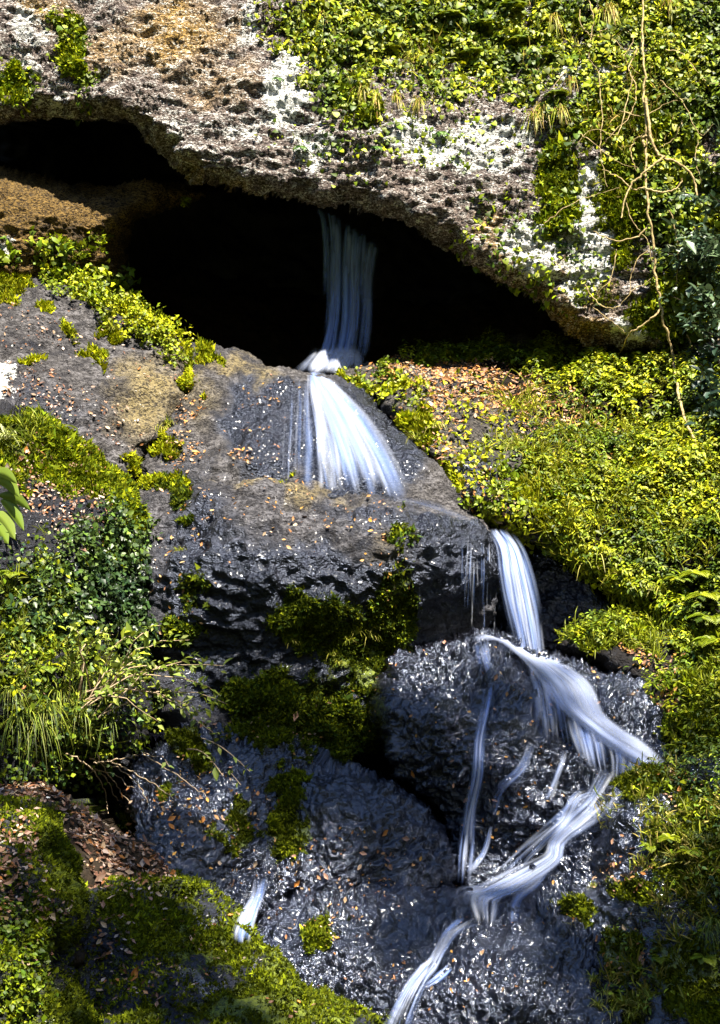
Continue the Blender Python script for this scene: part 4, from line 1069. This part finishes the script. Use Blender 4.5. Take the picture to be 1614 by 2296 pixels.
# ------------------------------------------------------------------ fallen leaves
LITTER = [('right_bank', 4800, [(1050, 880, 230, 60, 12, 1), (1250, 940, 160, 70, 15, .8), (960, 1000, 90, 120, 30, .5), (1080, 1130, 110, 60, 30, .6), (1380, 1000, 150, 90, 0, .5), (870, 850, 60, 30, 0, .5)], .075),
          ('slab', 480, [(60, 740, 120, 60, 20, .5), (100, 900, 200, 60, 15, 1), (300, 800, 200, 60, 30, .25), (260, 950, 90, 60, 40, .6)], .06),
          ('dome', 480, [(425, 900, 28, 110, 5, 1), (400, 1010, 60, 40, 30, 1), (540, 1030, 50, 30, 30, .9), (600, 950, 90, 120, 0, .12)], .06),
          ('ledge', 320, [(600, 1150, 320, 90, 0, .3), (850, 1250, 60, 110, 0, .8), (800, 1600, 100, 60, 0, .7), (650, 1640, 200, 30, 5, .6), (400, 1300, 120, 160, 0, .3)], .065),
          ('left_bank', 1000, [(150, 1130, 130, 90, 35, 1), (60, 1060, 70, 60, 0, .8), (200, 1020, 80, 50, 30, .5), (60, 1700, 60, 40, 0, .5), (30, 1500, 60, 150, 0, .3)], .065),
          ('cascade', 220, [(1150, 1700, 260, 230, 0, .4), (950, 1520, 90, 90, 0, .3), (1450, 1560, 90, 50, 30, 1), (1130, 1800, 120, 120, 0, .6)], .06),
          ('right_ledge', 300, [(1440, 1480, 70, 25, 10, 1), (1490, 1590, 40, 60, 20, .8)], .07),
          ('left_slab', 420, [(450, 1800, 160, 100, 0, .8), (580, 1660, 120, 30, 0, 1), (700, 1680, 60, 20, 0, .8), (720, 1930, 200, 60, 0, .5), (500, 1950, 120, 80, 0, .4), (400, 1880, 90, 60, 0, .6)], .062),
          ('lower', 240, [(850, 2000, 250, 30, 0, 1), (750, 2100, 150, 90, 0, .6), (1000, 2200, 300, 120, 0, .3), (1280, 2050, 60, 60, 0, .3)], .05),
          ('right_lower', 200, [(1420, 1960, 80, 80, 20, 1), (1500, 1770, 90, 40, 0, .5), (1400, 2150, 90, 90, 0, .6)], .06),
          ('litter', 2200, [(230, 1900, 150, 60, 35, 1), (50, 1800, 100, 60, 0, 1), (330, 1980, 90, 60, 30, 1), (200, 2020, 60, 80, 0, .8)], .075),
          ('boulder', 420, [(250, 2160, 70, 110, 0, 1), (350, 2230, 130, 60, 0, .6), (450, 2120, 200, 80, 10, .22), (300, 2000, 100, 40, 20, .9), (650, 2260, 250, 50, 0, .07)], .06),
          ('boulder2', 560, [(30, 1900, 70, 80, 0, 1), (60, 2020, 70, 70, 0, .6), (0, 1980, 50, 90, 0, 1), (60, 2150, 60, 60, 0, .2)], .06)]
WHERE = {'right_bank': 'on the sunlit right bank', 'slab': 'on the broad grey slab', 'dome': 'in the crack beside the rock dome', 'ledge': 'on the bulging grey ledge',
         'left_bank': 'on the mossy left bank', 'cascade': 'stuck to the wet cascade dome', 'right_ledge': 'on the mossy ledge at right', 'left_slab': 'on the wet lower left slab',
         'lower': 'on the black stream rock', 'right_lower': 'on the dark lower right bank', 'litter': 'in the litter behind the corner boulder',
         'boulder': 'on the long mossy boulder', 'boulder2': 'on the corner boulder with lichen'}
pool = []
parts = []
for key, n, lst, size in LITTER:
    P, N, XY, K = sample(key, n, lst)
    # leaves come to rest on the gentler faces
    Nn = unit(N + RNG.normal(0, .42, N.shape) + np.array([0, 0, .25]))
    T = unit(np.cross(Nn, RNG.normal(size=Nn.shape)))
    L = size * .64 * np.exp(RNG.normal(0, .32, n))
    C = palette(n, DRYC if key in ('litter', 'boulder2', 'boulder', 'left_bank', 'slab') else DRYC[:3] + [(0.5, 0.26, 0.05)], .3)
    P = P + Nn * (0.012 + 0.02 * RNG.random(n))[:, None]
    sel = np.zeros(n, bool)
    ins = (XY[:, 0] > 10) & (XY[:, 0] < 1600) & (XY[:, 1] > 10) & (XY[:, 1] < 2285)
    app = L / np.maximum(((P - EYE) * F_).sum(1), 1)
    for i in np.where(ins)[0]:
        pool.append((app[i] * (0.55 if key == 'litter' else 1.0), key, i))
    pool_key = (P, T, Nn, L, C)
    parts.append((key, pool_key))
pool.sort(key=lambda a: -a[0])
top = {}
for a, key, i in pool[:300]:
    top.setdefault(key, set()).add(i)
CURL = LEAF.copy(); CURL[:, 2] = np.array([.05, .16, .12, 0, .1, .14, .16])
leaf_meshes = {}
PT = dict(parts)


def dry_material(name, c):
    k = NT(name)
    n = k.noise(k.n('ShaderNodeTexCoord').outputs['Object'], 40.0, 3)
    col = k.mix(n, tuple(x * .6 for x in c), tuple(min(x * 1.25, .8) for x in c))
    return k.surf(k.n('ShaderNodeBsdfPrincipled', {'Base Color': col, 'Roughness': .6, 'Specular IOR Level': .25}).outputs[0])


KINDS = [('pinkish brown', (0.30, 0.17, 0.12)), ('orange', (0.38, 0.15, 0.03)), ('pale tan', (0.46, 0.34, 0.23)), ('dark brown', (0.15, 0.08, 0.05))]
for nm, c in KINDS:
    me = bpy.data.meshes.new('fallen_leaf')
    me.from_pydata((CURL * np.array([.55, 1, 1]) - np.array([0, .5, 0])).tolist(), [], LEAF_F.tolist())
    me.materials.append(dry_material('dry_leaf_' + nm.replace(' ', '_'), c))
    leaf_meshes[nm] = me
from mathutils import Matrix
rest = []
for key, (P, T, Nn, L, C) in parts:
    sel = top.get(key, set())
    mask = np.ones(len(P), bool)
    for i in sel:
        mask[i] = False
        kd = min(KINDS, key=lambda q: sum((C[i][j] - q[1][j]) ** 2 for j in range(3)))[0]
        o = bpy.data.objects.new('fallen_leaf', leaf_meshes[kd])
        t, n_ = Vector(T[i]), Vector(Nn[i]); s_ = t.cross(n_)
        m = Matrix((s_ * L[i], t * L[i], n_ * L[i])).transposed().to_4x4()
        m.translation = Vector(P[i])
        o.matrix_world = m
        COL.objects.link(o)
        tag(o, kd + ' fallen leaf lying ' + WHERE[key], 'leaf', 'fallen leaves ' + WHERE[key])
    rest.append(leaf_arrays(P[mask], T[mask], Nn[mask], L[mask], L[mask] * .55, C[mask], CURL))
stuff('leaf_litter', rest, M_DRY, 'scattered brown and orange leaf litter on banks and rocks')


# ------------------------------------------------------------------ single plants
def tube(pts, r0, r1, sides=6):
    p = np.array(pts, float); n = len(p)
    t = unit(np.gradient(p, axis=0))
    ref = np.array([0.3, 0.9, 0.2])
    a = unit(np.cross(t, ref)); b = np.cross(t, a)
    ang = np.linspace(0, 2 * math.pi, sides, endpoint=False)
    r = np.linspace(r0, r1, n)[:, None, None]
    V = (p[:, None] + r * (np.cos(ang)[None, :, None] * a[:, None] + np.sin(ang)[None, :, None] * b[:, None])).reshape(-1, 3)
    l = np.arange(n * sides).reshape(n, sides)
    F = np.stack([l[:-1], np.roll(l, -1, 1)[:-1], np.roll(l, -1, 1)[1:], l[1:]], -1).reshape(-1, 4)
    return V, F


def blade_strip(p0, d, length, width, bend, segs=5):
    t = np.linspace(0, 1, segs)
    d = unit(np.array(d)); side = unit(np.cross(d, np.array([0.1, 0.2, 1.0]) + RNG.normal(0, .3, 3)))
    c = np.array(p0) + np.outer(t * length, d) + np.outer(t ** 2 * length * bend, DOWN)
    w = width * (1 - t) ** .6 * .5 + 0.0004
    V = np.stack([c - side * w[:, None], c + side * w[:, None]], 1).reshape(-1, 3)
    F = [[2 * i, 2 * i + 1, 2 * i + 3, 2 * i + 2] for i in range(segs - 1)]
    return V, np.array(F)


def tuft_mesh(name, nb, length, width, spread, bend, cols, out=0.0, mat=None):
    VV = []; FF = []; CC = []; n0 = 0
    pal = palette(nb, cols, .25)
    for i in range(nb):
        d = np.array([RNG.normal(0, spread), RNG.normal(-out, spread), 1.0])
        V, F = blade_strip(RNG.normal(0, .02, 3) * np.array([1, 1, .2]), d, length * RNG.uniform(.5, 1.15), width, bend * RNG.uniform(.5, 1.5))
        VV.append(V); FF.append(F + n0); CC.append(np.repeat(pal[i:i + 1], len(V), 0)); n0 += len(V)
    me_o = new_mesh(name, np.vstack(VV), np.vstack(FF), mat or M_LEAF, {'col': np.vstack(CC)}, center=False)
    me = me_o.data
    bpy.data.objects.remove(me_o)
    return me


def fern_mesh(name, fronds, length, cols, droop=.7):
    out = []
    for i in range(fronds):
        a = 2 * math.pi * i / fronds + RNG.normal(0, .3)
        d = unit(np.array([math.cos(a), math.sin(a) - .5, .8]))
        L = length * RNG.uniform(.7, 1.1)
        t = np.linspace(.08, 1, 16)
        c = np.outer(t * L, d) + np.outer(t ** 2 * L * droop, DOWN)
        tg = unit(np.gradient(c, axis=0)); up = unit(np.cross(np.cross(tg, [0, 0, 1.0]) + 1e-6, tg)); s_ = np.cross(tg, up)
        l = L * .30 * np.sin(np.pi * np.clip(t, 0, 1) ** .7) + .01
        col = palette(1, cols, .15)
        for sg in (-1, 1):
            out.append(leaf_arrays(c, s_ * sg + tg * .45 - up * .12, up, l, l * .34 + .004, np.repeat(col, 16, 0) * RNG.uniform(.8, 1.2, (16, 1))))
        out.append(leaf_arrays(c[:-1], tg[:-1], up[:-1], np.linalg.norm(np.diff(c, axis=0), axis=1) * 1.1, np.full(15, .008), np.repeat(col * .7, 15, 0)))
    V, F, C = merge(out)
    o = new_mesh(name, V, F, M_LEAF, {'col': C}, smooth_shade=False, center=False)
    me = o.data; bpy.data.objects.remove(o)
    return me


def plant(me, name, x, y, label, cat, group, scale=1.0, off=0.0, rot=None, tilt=0.0):
    d = float(depth(x, y)) - off
    o = bpy.data.objects.new(name, me)
    o.location = at(x, y, d)
    o.scale = (scale,) * 3
    o.rotation_euler = (tilt, 0, random.uniform(-.6, .6) if rot is None else rot)
    COL.objects.link(o)
    return tag(o, label, cat, group)


GRASSC = [(0.22, 0.26, 0.01), (0.30, 0.30, 0.03), (0.12, 0.17, 0.008), (0.38, 0.34, 0.08)]
STRAW = [(0.42, 0.28, 0.10), (0.35, 0.20, 0.06), (0.28, 0.26, 0.02), (0.45, 0.36, 0.16)]
T_GREEN = [tuft_mesh('grass_blades', 46, .30, .010, .55, .75, GRASSC) for _ in range(4)]
T_LONG = [tuft_mesh('grass_blades', 64, .50, .009, .45, 1.1, [(0.14, 0.18, 0.012), (0.08, 0.12, 0.01), (0.24, 0.25, 0.03)] + DEEP[:1], .5) for _ in range(3)]
T_HANG = [tuft_mesh('hanging_blades', 46, .34, .012, .40, 1.3, STRAW[:2] + GRASSC[:2], .6) for _ in range(3)]
T_PALE = [tuft_mesh('grass_blades', 40, .45, .014, .6, .8, [(0.5, 0.5, 0.28), (0.35, 0.4, 0.1)], .4)]
FERN = [fern_mesh('fern_fronds', 7, .38, GREEN, .65) for _ in range(3)]
FERN_H = [fern_mesh('fern_fronds', 5, .34, [(0.05, 0.15, 0.012), (0.10, 0.2, 0.015)], 1.1) for _ in range(2)]

for i, (x, y, s) in enumerate([(812, 205, 1), (845, 225, 1.2), (886, 222, .9), (940, 232, 1), (722, 40, .9), (1196, 262, 1), (1216, 250, 1.2), (1240, 48, 1.1), (1283, 185, .9), (1358, 30, 1.2), (1376, 25, 1.1), (1505, 14, 1.2), (1255, 250, .9)]):
    plant(T_HANG[i % 3], 'grass_tuft', x, y, 'straw-coloured grass tuft hanging from the ivy-covered cliff', 'grass', 'hanging grass tufts on the cliff', s, .05)
for i, (x, y, s) in enumerate([(1090, 905, .8), (1110, 890, .9), (1190, 895, .9), (1250, 905, .9), (1320, 935, 1), (1300, 915, .9), (1160, 1000, 1.2), (1185, 1020, 1.4), (1210, 1050, 1.2), (1150, 1015, 1), (1240, 1090, 1), (1290, 1150, 1), (1340, 1180, 1.1),
                               (1400, 1180, 1), (1350, 1250, 1.2), (1400, 1290, 1.1), (1450, 1240, 1), (1480, 1330, 1), (1320, 1270, 1.1), (1560, 1180, 1), (1420, 1060, 1), (1500, 1050, .9), (980, 960, .9), (935, 985, .9), (1350, 1010, .9), (1460, 990, .9)]):
    plant(T_GREEN[i % 4], 'grass_tuft', x, y, 'yellow-green grass tuft growing on the sunlit right bank', 'grass', 'grass tufts on the right bank', s * 1.15, .02)
for i, (x, y, s) in enumerate([(252, 740, .9), (370, 960, 1.1), (360, 968, 1), (382, 955, 1), (395, 930, .8), (405, 800, .6)]):
    plant(T_GREEN[i % 4], 'grass_tuft', x, y, 'small grass tuft rooted in the cracks around the grey slab', 'grass', 'grass tufts at the grey slab', s, .02)
for i, (x, y, s) in enumerate([(60, 1610, .9), (30, 1620, .9), (100, 1600, .9), (85, 1640, .9), (190, 1530, .8), (220, 1540, .8), (160, 1500, .7), (250, 1560, .8), (20, 1560, .8), (130, 1560, .8), (240, 1620, .8), (180, 1600, .8)]):
    plant(T_LONG[i % 3], 'grass_tuft', x, y, 'long drooping grass tuft on the lower left bank', 'grass', 'long grass on the left bank', s, .03)
for i, (x, y, s) in enumerate([(405, 1235, .5), (400, 1240, .5), (655, 1440, .5), (745, 1470, .6), (760, 1490, .6), (800, 1420, .7), (830, 1430, .7), (850, 1410, .6), (780, 1440, .6), (700, 1795, .4), (690, 1790, .3)]):
    plant(T_GREEN[i % 4], 'grass_tuft', x, y, 'small grass tuft on the dark rock under the bulging ledge', 'grass', 'grass tufts under the ledge', s, .03)
for i, (x, y, s) in enumerate([(1360, 1815, .6), (1390, 1830, .6), (1430, 1800, .6), (1470, 1840, .6), (1350, 1800, .6), (1400, 1860, .6), (1500, 1830, .6), (1310, 2020, .6), (1290, 2080, .6), (1330, 2200, .7), (1360, 2230, .8), (1400, 2250, .8), (1440, 2260, .8), (1340, 2260, .8),
                               (1380, 2275, .9), (1460, 2240, .7), (1420, 2280, .8), (1330, 1990, .5), (1300, 2120, .5)]):
    plant(T_GREEN[i % 4], 'grass_tuft', x, y, 'yellow grass tuft on the dark bank at lower right', 'grass', 'grass tufts on the lower right bank', s * .8, .02)
for i, (x, y, s) in enumerate([(1585, 2090, .55), (1600, 2070, .6)]):
    plant(T_LONG[i % 3], 'grass_tuft', x, y, ['fresh green grass spray at the right edge near the bottom', 'upper of the two green grass sprays at the right edge'][i], 'grass', None, s, .15)
plant(T_PALE[0], 'grass_tuft', 15, 985, 'pale bleached grass spray at the left edge above the big leaves', 'grass', None, .9, .08)
for i, (x, y, s, lb) in enumerate([(990, 300, .5, 'hanging fern on white lichen right of the cliff centre'), (675, 332, .45, 'small fern in the crack above the cave mouth'), (845, 332, .4, 'small fern low on the lichened cliff above the cave'), (622, 178, .4, 'fern on the white lichen at the left rim of the ivy')]):
    plant(FERN_H[i % 2], 'fern', x, y, lb, 'fern', None, s, .05)
for i, (x, y, s) in enumerate([(1010, 40, .9), (1090, 60, .9), (1160, 95, .8), (1230, 130, .7), (1150, 20, .9), (1245, 215, .7), (1060, 120, .7), (880, 110, .6)]):
    plant(FERN[i % 3], 'fern', x, y, 'green fern among the ivy on the upper cliff', 'fern', 'ferns on the cliff', s, .06)
for i, (x, y, s) in enumerate([(1580, 1340, .9), (1590, 1390, .9), (1520, 1300, .7), (1560, 1290, .8), (1600, 1440, .8)]):
    plant(FERN[i % 3], 'fern', x, y, 'fern at the right edge above the mossy ledge', 'fern', 'ferns at the right edge', s, .1)
for i, (x, y, s) in enumerate([(1500, 1880, .45), (1460, 1900, .4), (1545, 1910, .45), (1480, 2150, .4), (1580, 2150, .45)]):
    plant(FERN[i % 3], 'fern', x, y, 'small fern on the dark mossy bank at lower right', 'fern', 'ferns on the lower right bank', s, .04)
for i, (x, y, s) in enumerate([(190, 1395, .6), (30, 1290, .6), (100, 1500, .6), (240, 1690, .5)]):
    plant(FERN[i % 3], 'fern', x, y, 'fern half hidden in the plants of the left bank', 'fern', 'ferns on the left bank', s, .08)

# --- lianas hanging down the right of the cliff
M_BARK = plain_material('vine_bark', (0.16, 0.11, 0.045), (0.44, 0.34, 0.16), 22.0, .8, .01)
M_TWIG = plain_material('dry_twig', (0.25, 0.17, 0.10), (0.42, 0.33, 0.22), 40.0, .8, .005)
M_DARKB = plain_material('dark_bark', (0.02, 0.016, 0.012), (0.06, 0.045, 0.03), 30.0, .85, .01)


def path(pts, off, n=None, wob=3.0):
    a = catmull(pts, n or max(12, 8 * len(pts)))
    k = np.arange(len(a)) * .45 + RNG.random() * 50
    a = a + wob * np.stack([perlin(np.stack([k, 0 * k, 0 * k + .5], -1)), perlin(np.stack([k, 0 * k + 9, 0 * k + .5], -1))], -1)
    d = boxsmooth(depth(a[:, 0], a[:, 1]), 3)
    return at(a[:, 0], a[:, 1], d - off)


root = bpy.data.objects.new('liana', None); COL.objects.link(root)
root.location = at(1560, 1005, 16.3)
bpy.context.view_layer.update()
tag(root, 'tall pale liana trunk hanging down the right side of the cliff', 'vine')
def vpart(nm, pts, r0, r1, off, mat=M_BARK, parent=None, wob=3.0):
    V, F = tube(path(pts, off, wob=wob), r0, r1)
    return new_mesh(nm, V, F, mat, parent=parent)
vpart('stem', [(1443, -80), (1442, 60), (1444, 160), (1446, 250), (1449, 330), (1446, 400), (1454, 480), (1464, 560), (1474, 640), (1484, 700), (1500, 760), (1514, 830), (1524, 890), (1540, 950), (1560, 1005)], .013, .017, .28, parent=root, wob=7)
vpart('branch', [(1448, 220), (1456, 290), (1466, 330), (1482, 352), (1510, 362), (1540, 382), (1558, 410), (1562, 445)], .021, .012, .34, parent=root)
vpart('branch', [(1490, 350), (1462, 372), (1440, 392), (1415, 415), (1400, 450), (1392, 490)], .017, .008, .36, parent=root)
vpart('branch', [(1446, 330), (1440, 310), (1452, 305), (1460, 320)], .02, .014, .3, parent=root)
vpart('branch', [(1455, 505), (1430, 530), (1380, 540), (1330, 520)], .012, .006, .28, parent=root)
vpart('branch', [(1450, 420), (1420, 425), (1390, 400), (1350, 380)], .012, .006, .28, parent=root)
vpart('branch', [(1450, 425), (1490, 430), (1520, 420), (1530, 400)], .014, .008, .28, parent=root)
vpart('branch', [(1482, 690), (1460, 715), (1430, 735), (1410, 750), (1390, 790)], .014, .007, .3, parent=root)
vines = [[(1300, 20), (1305, 60), (1330, 80), (1370, 85), (1400, 110), (1440, 120)], [(1320, 0), (1330, 50), (1320, 120), (1340, 160)], [(1340, 70), (1390, 60), (1420, 90), (1400, 130), (1440, 170)],
         [(1430, 110), (1410, 150), (1425, 200), (1412, 260), (1370, 300), (1350, 330)], [(1420, 170), (1405, 230), (1385, 300), (1330, 290), (1295, 320)], [(1440, 90), (1425, 130), (1380, 150), (1350, 120), (1320, 90)],
         [(1445, 300), (1420, 320), (1415, 350), (1430, 390)], [(1340, 160), (1350, 250), (1345, 330), (1360, 420)], [(1400, 440), (1420, 500), (1450, 540), (1470, 620)], [(1520, 130), (1550, 150), (1590, 170), (1620, 200)],
         [(1480, 180), (1530, 230), (1570, 300), (1600, 280)], [(1530, 270), (1510, 310), (1480, 330)], [(1565, 300), (1560, 360), (1575, 420)], [(1490, 110), (1530, 120), (1580, 180), (1625, 190)],
         [(1560, 440), (1555, 500), (1560, 570), (1550, 620)], [(1500, 470), (1515, 520), (1520, 590), (1515, 640)], [(1625, 640), (1580, 680), (1550, 720), (1600, 720)], [(1310, 640), (1340, 680), (1380, 690), (1420, 650), (1470, 620)],
         [(1330, 690), (1370, 720), (1400, 745)], [(1540, 750), (1560, 790), (1600, 770), (1625, 740)], [(1300, 300), (1330, 320), (1380, 360), (1440, 380)], [(1220, 500), (1260, 470), (1320, 440), (1390, 420)],
         [(1270, 160), (1240, 200), (1250, 260)], [(1390, 250), (1440, 260), (1500, 230), (1560, 220)], [(1380, 560), (1370, 620), (1340, 660)], [(1450, 560), (1420, 600), (1410, 660)]]
for i, v in enumerate(vines):
    o = vpart('vine', v, RNG.uniform(.006, .011), .003, RNG.uniform(.12, .26), wob=4)
    tag(o, 'thin bare vine curling across the ivy around the liana', 'vine', 'thin vines on the right cliff')

# --- dry twigs and shrubs at left
for i, v in enumerate([[(200, 1700), (260, 1720), (310, 1760), (335, 1800)], [(210, 1710), (280, 1700), (320, 1690), (370, 1700)], [(180, 1705), (230, 1740), (260, 1790), (275, 1810)], [(240, 1700), (300, 1730), (360, 1770), (390, 1790)],
                       [(130, 1720), (180, 1735), (240, 1730), (300, 1770)], [(215, 1690), (250, 1745), (290, 1800)], [(90, 1740), (140, 1790), (120, 1850)], [(60, 1760), (20, 1785), (0, 1800)], [(320, 1690), (400, 1740), (470, 1790)], [(150, 1690), (200, 1720), (235, 1780), (240, 1830)]]):
    o = vpart('dry_twig', v, .007, .003, RNG.uniform(.12, .3), M_TWIG, wob=6)
    tag(o, 'bare dry twig sticking out below the long grass at left', 'twig', 'dry twigs on the left bank')


def shrub(name, label, stems, leaf, nleaf, cols, mat, spread, base, bark=M_TWIG):
    r = bpy.data.objects.new(name, None); COL.objects.link(r); r.location = base
    tag(r, label, 'shrub')
    out = []
    for pts in stems:
        p = np.array(pts)
        V, F = tube(p, .008, .003, 5)
        new_mesh('branch', V, F, bark, parent=r)
        n = nleaf
        t = RNG.uniform(.15, 1, n) ** .7 * (len(p) - 1.001)
        i = t.astype(int); f = (t - i)[:, None]
        c = p[i] * (1 - f) + p[i + 1] * f
        tg = unit(p[i + 1] - p[i])
        T = unit(tg * .5 + RNG.normal(0, .6, (n, 3)) + np.array([0, -.25, -.05]))
        L = leaf * np.exp(RNG.normal(0, .3, n))
        out.append(leaf_arrays(c + RNG.normal(0, spread, (n, 3)), T, np.array([0, -.35, .9]) + RNG.normal(0, .35, (n, 3)), L, L * .5, palette(n, cols, .25)))
    V, F, C = merge(out)
    new_mesh('foliage', V, F, mat, {'col': C}, smooth_shade=False, parent=r)
    return r


PALE = [(0.15, 0.20, 0.03), (0.10, 0.15, 0.02), (0.24, 0.28, 0.06), (0.20, 0.23, 0.012)]
st = []
for (x1, y1) in [(360, 1400), (420, 1440), (505, 1495), (500, 1560), (450, 1600), (380, 1560), (300, 1430), (480, 1640), (250, 1420), (200, 1440), (330, 1480), (400, 1510), (440, 1480), (350, 1620), (180, 1500), (515, 1580), (290, 1500), (160, 1410)]:
    x0, y0 = 200 + RNG.normal(0, 25), 1590 + RNG.normal(0, 30)
    d0 = float(depth(x0, y0)) - .05; d1 = min(float(depth(x1, y1)), 13.2) - RNG.uniform(.25, .8)
    t = np.linspace(0, 1, 9)[:, None]
    A, B = at(x0, y0, d0), at(x1, y1, d1)
    st.append(A * (1 - t) + B * t + np.sin(np.pi * t) * np.array([0, -.12, .18]) + RNG.normal(0, .012, (9, 3)))
shrub('shrub', 'pale green leafy shrub arching out from the left bank over the dark hollow', st, .068, 34, PALE, M_LEAF, .025, at(200, 1600, float(depth(200, 1600))))
st = []
for (x0, y0, x1, y1) in [(400, 1640, 540, 1760), (420, 1650, 560, 1730), (330, 1680, 380, 1720), (420, 1680, 500, 1740)]:
    d0 = float(depth(x0, y0)) - .2
    t = np.linspace(0, 1, 8)[:, None]
    st.append(at(x0, y0, d0) * (1 - t) + at(x1, y1, float(depth(x1, y1)) - .35) * t + np.sin(np.pi * t) * np.array([0, -.05, .08]))
shrub('shrub', 'thin leafy sprig drooping over the wet lower left slab', st, .075, 9, PALE, M_LEAF, .01, at(400, 1660, float(depth(400, 1660))))
for i, (cx, cy, rx, ry, n, lb) in enumerate([(1570, 560, 70, 160, 40, 'dark glossy evergreen shrub at the right edge beside the liana'), (1590, 850, 50, 110, 22, 'dark shrub under the evergreen at the right edge, shade painted into its leaves')]):
    st = []
    for k in range(n):
        x1, y1 = cx + RNG.normal(0, rx * .6), cy + RNG.normal(0, ry * .6)
        x0, y0 = 1640 + RNG.normal(0, 20), y1 + 60
        d1 = float(depth(min(x1, 1800), y1)) - RNG.uniform(.3, .75)
        t = np.linspace(0, 1, 6)[:, None]
        st.append(at(x0, y0, d1 + .35) * (1 - t) + at(x1, y1, d1) * t)
    shrub('evergreen_shrub', lb, st, .11, 26, [(0.03, 0.06, 0.03), (0.05, 0.085, 0.045), (0.09, 0.13, 0.06)] if i == 0 else [(0.012, 0.028, 0.018), (0.02, 0.04, 0.022)], M_GLOSS, .05, at(1640, cy + 150, float(depth(1640, cy + 150))), M_DARKB)  # lower shrub gets darker leaf colours to stand for its shade

# --- plant with very large leaves at the left edge
r = bpy.data.objects.new('broadleaf_plant', None); COL.objects.link(r)
dB = float(depth(20, 1130)) - .35
r.location = at(-5, 1150, dB)
tag(r, 'plant with broad pale green drooping leaves at the left edge', 'plant')
bme = None
for (x0, y0, x1, y1, w) in [(-20, 1075, 30, 1115, 26), (-15, 1110, 55, 1145, 22), (-10, 1120, 40, 1190, 24), (-25, 1150, 20, 1210, 30), (-30, 1060, 25, 1085, 22), (-40, 1170, 5, 1220, 34)]:
    A, B = at(x0 + 14, y0, dB - .15), at(x1 + 14, y1, dB - .32)
    t = np.linspace(0, 1, 9); u = np.linspace(-1, 1, 5)
    c = A + np.outer(t, B - A) + np.outer(np.sin(np.pi * t) * .05, [0, 0, 1])
    side = unit(np.cross(B - A, F_))
    ww = perp(dB) * w * np.sin(np.pi * np.clip(t * .93 + .07, 0, 1)) ** .7 * .55
    V = (c[:, None] + (ww[:, None] * u[None])[..., None] * side - (np.abs(u)[None, :, None] * ww[:, None, None] * .35) * (-F_)).reshape(-1, 3)
    l = np.arange(45).reshape(9, 5)
    F = np.stack([l[:-1, :-1].ravel(), l[1:, :-1].ravel(), l[1:, 1:].ravel(), l[:-1, 1:].ravel()], -1)
    new_mesh('leaf', V, F, M_LEAF, {'col': np.repeat(palette(1, [(0.10, 0.15, 0.015), (0.15, 0.20, 0.03)], .15), 45, 0) * np.tile(np.array([1, .85, 1.25, .85, 1])[:, None], (9, 1))}, parent=r)

for g_, w_ in [('hanging grass tufts on the cliff', 'straw-coloured grass tufts hanging on the cliff'), ('grass tufts on the right bank', 'yellow-green grass tufts on the sunlit right bank'),
               ('grass tufts at the grey slab', 'small grass tufts around the grey slab'), ('long grass on the left bank', 'long drooping grass tufts on the left bank'),
               ('grass tufts under the ledge', 'small grass tufts on dark rock under the ledge'), ('grass tufts on the lower right bank', 'yellow grass tufts on the dark lower right bank'),
               ('ferns on the cliff', 'green ferns among the ivy on the upper cliff'), ('ferns at the right edge', 'ferns by the right edge above the mossy ledge'),
               ('ferns on the lower right bank', 'small ferns on the dark lower right bank'), ('ferns on the left bank', 'ferns among the plants of the left bank'),
               ('thin vines on the right cliff', 'thin bare vines curling across the right cliff'), ('dry twigs on the left bank', 'bare dry twigs below the long grass at left')]:
    rank_labels(g_, w_)
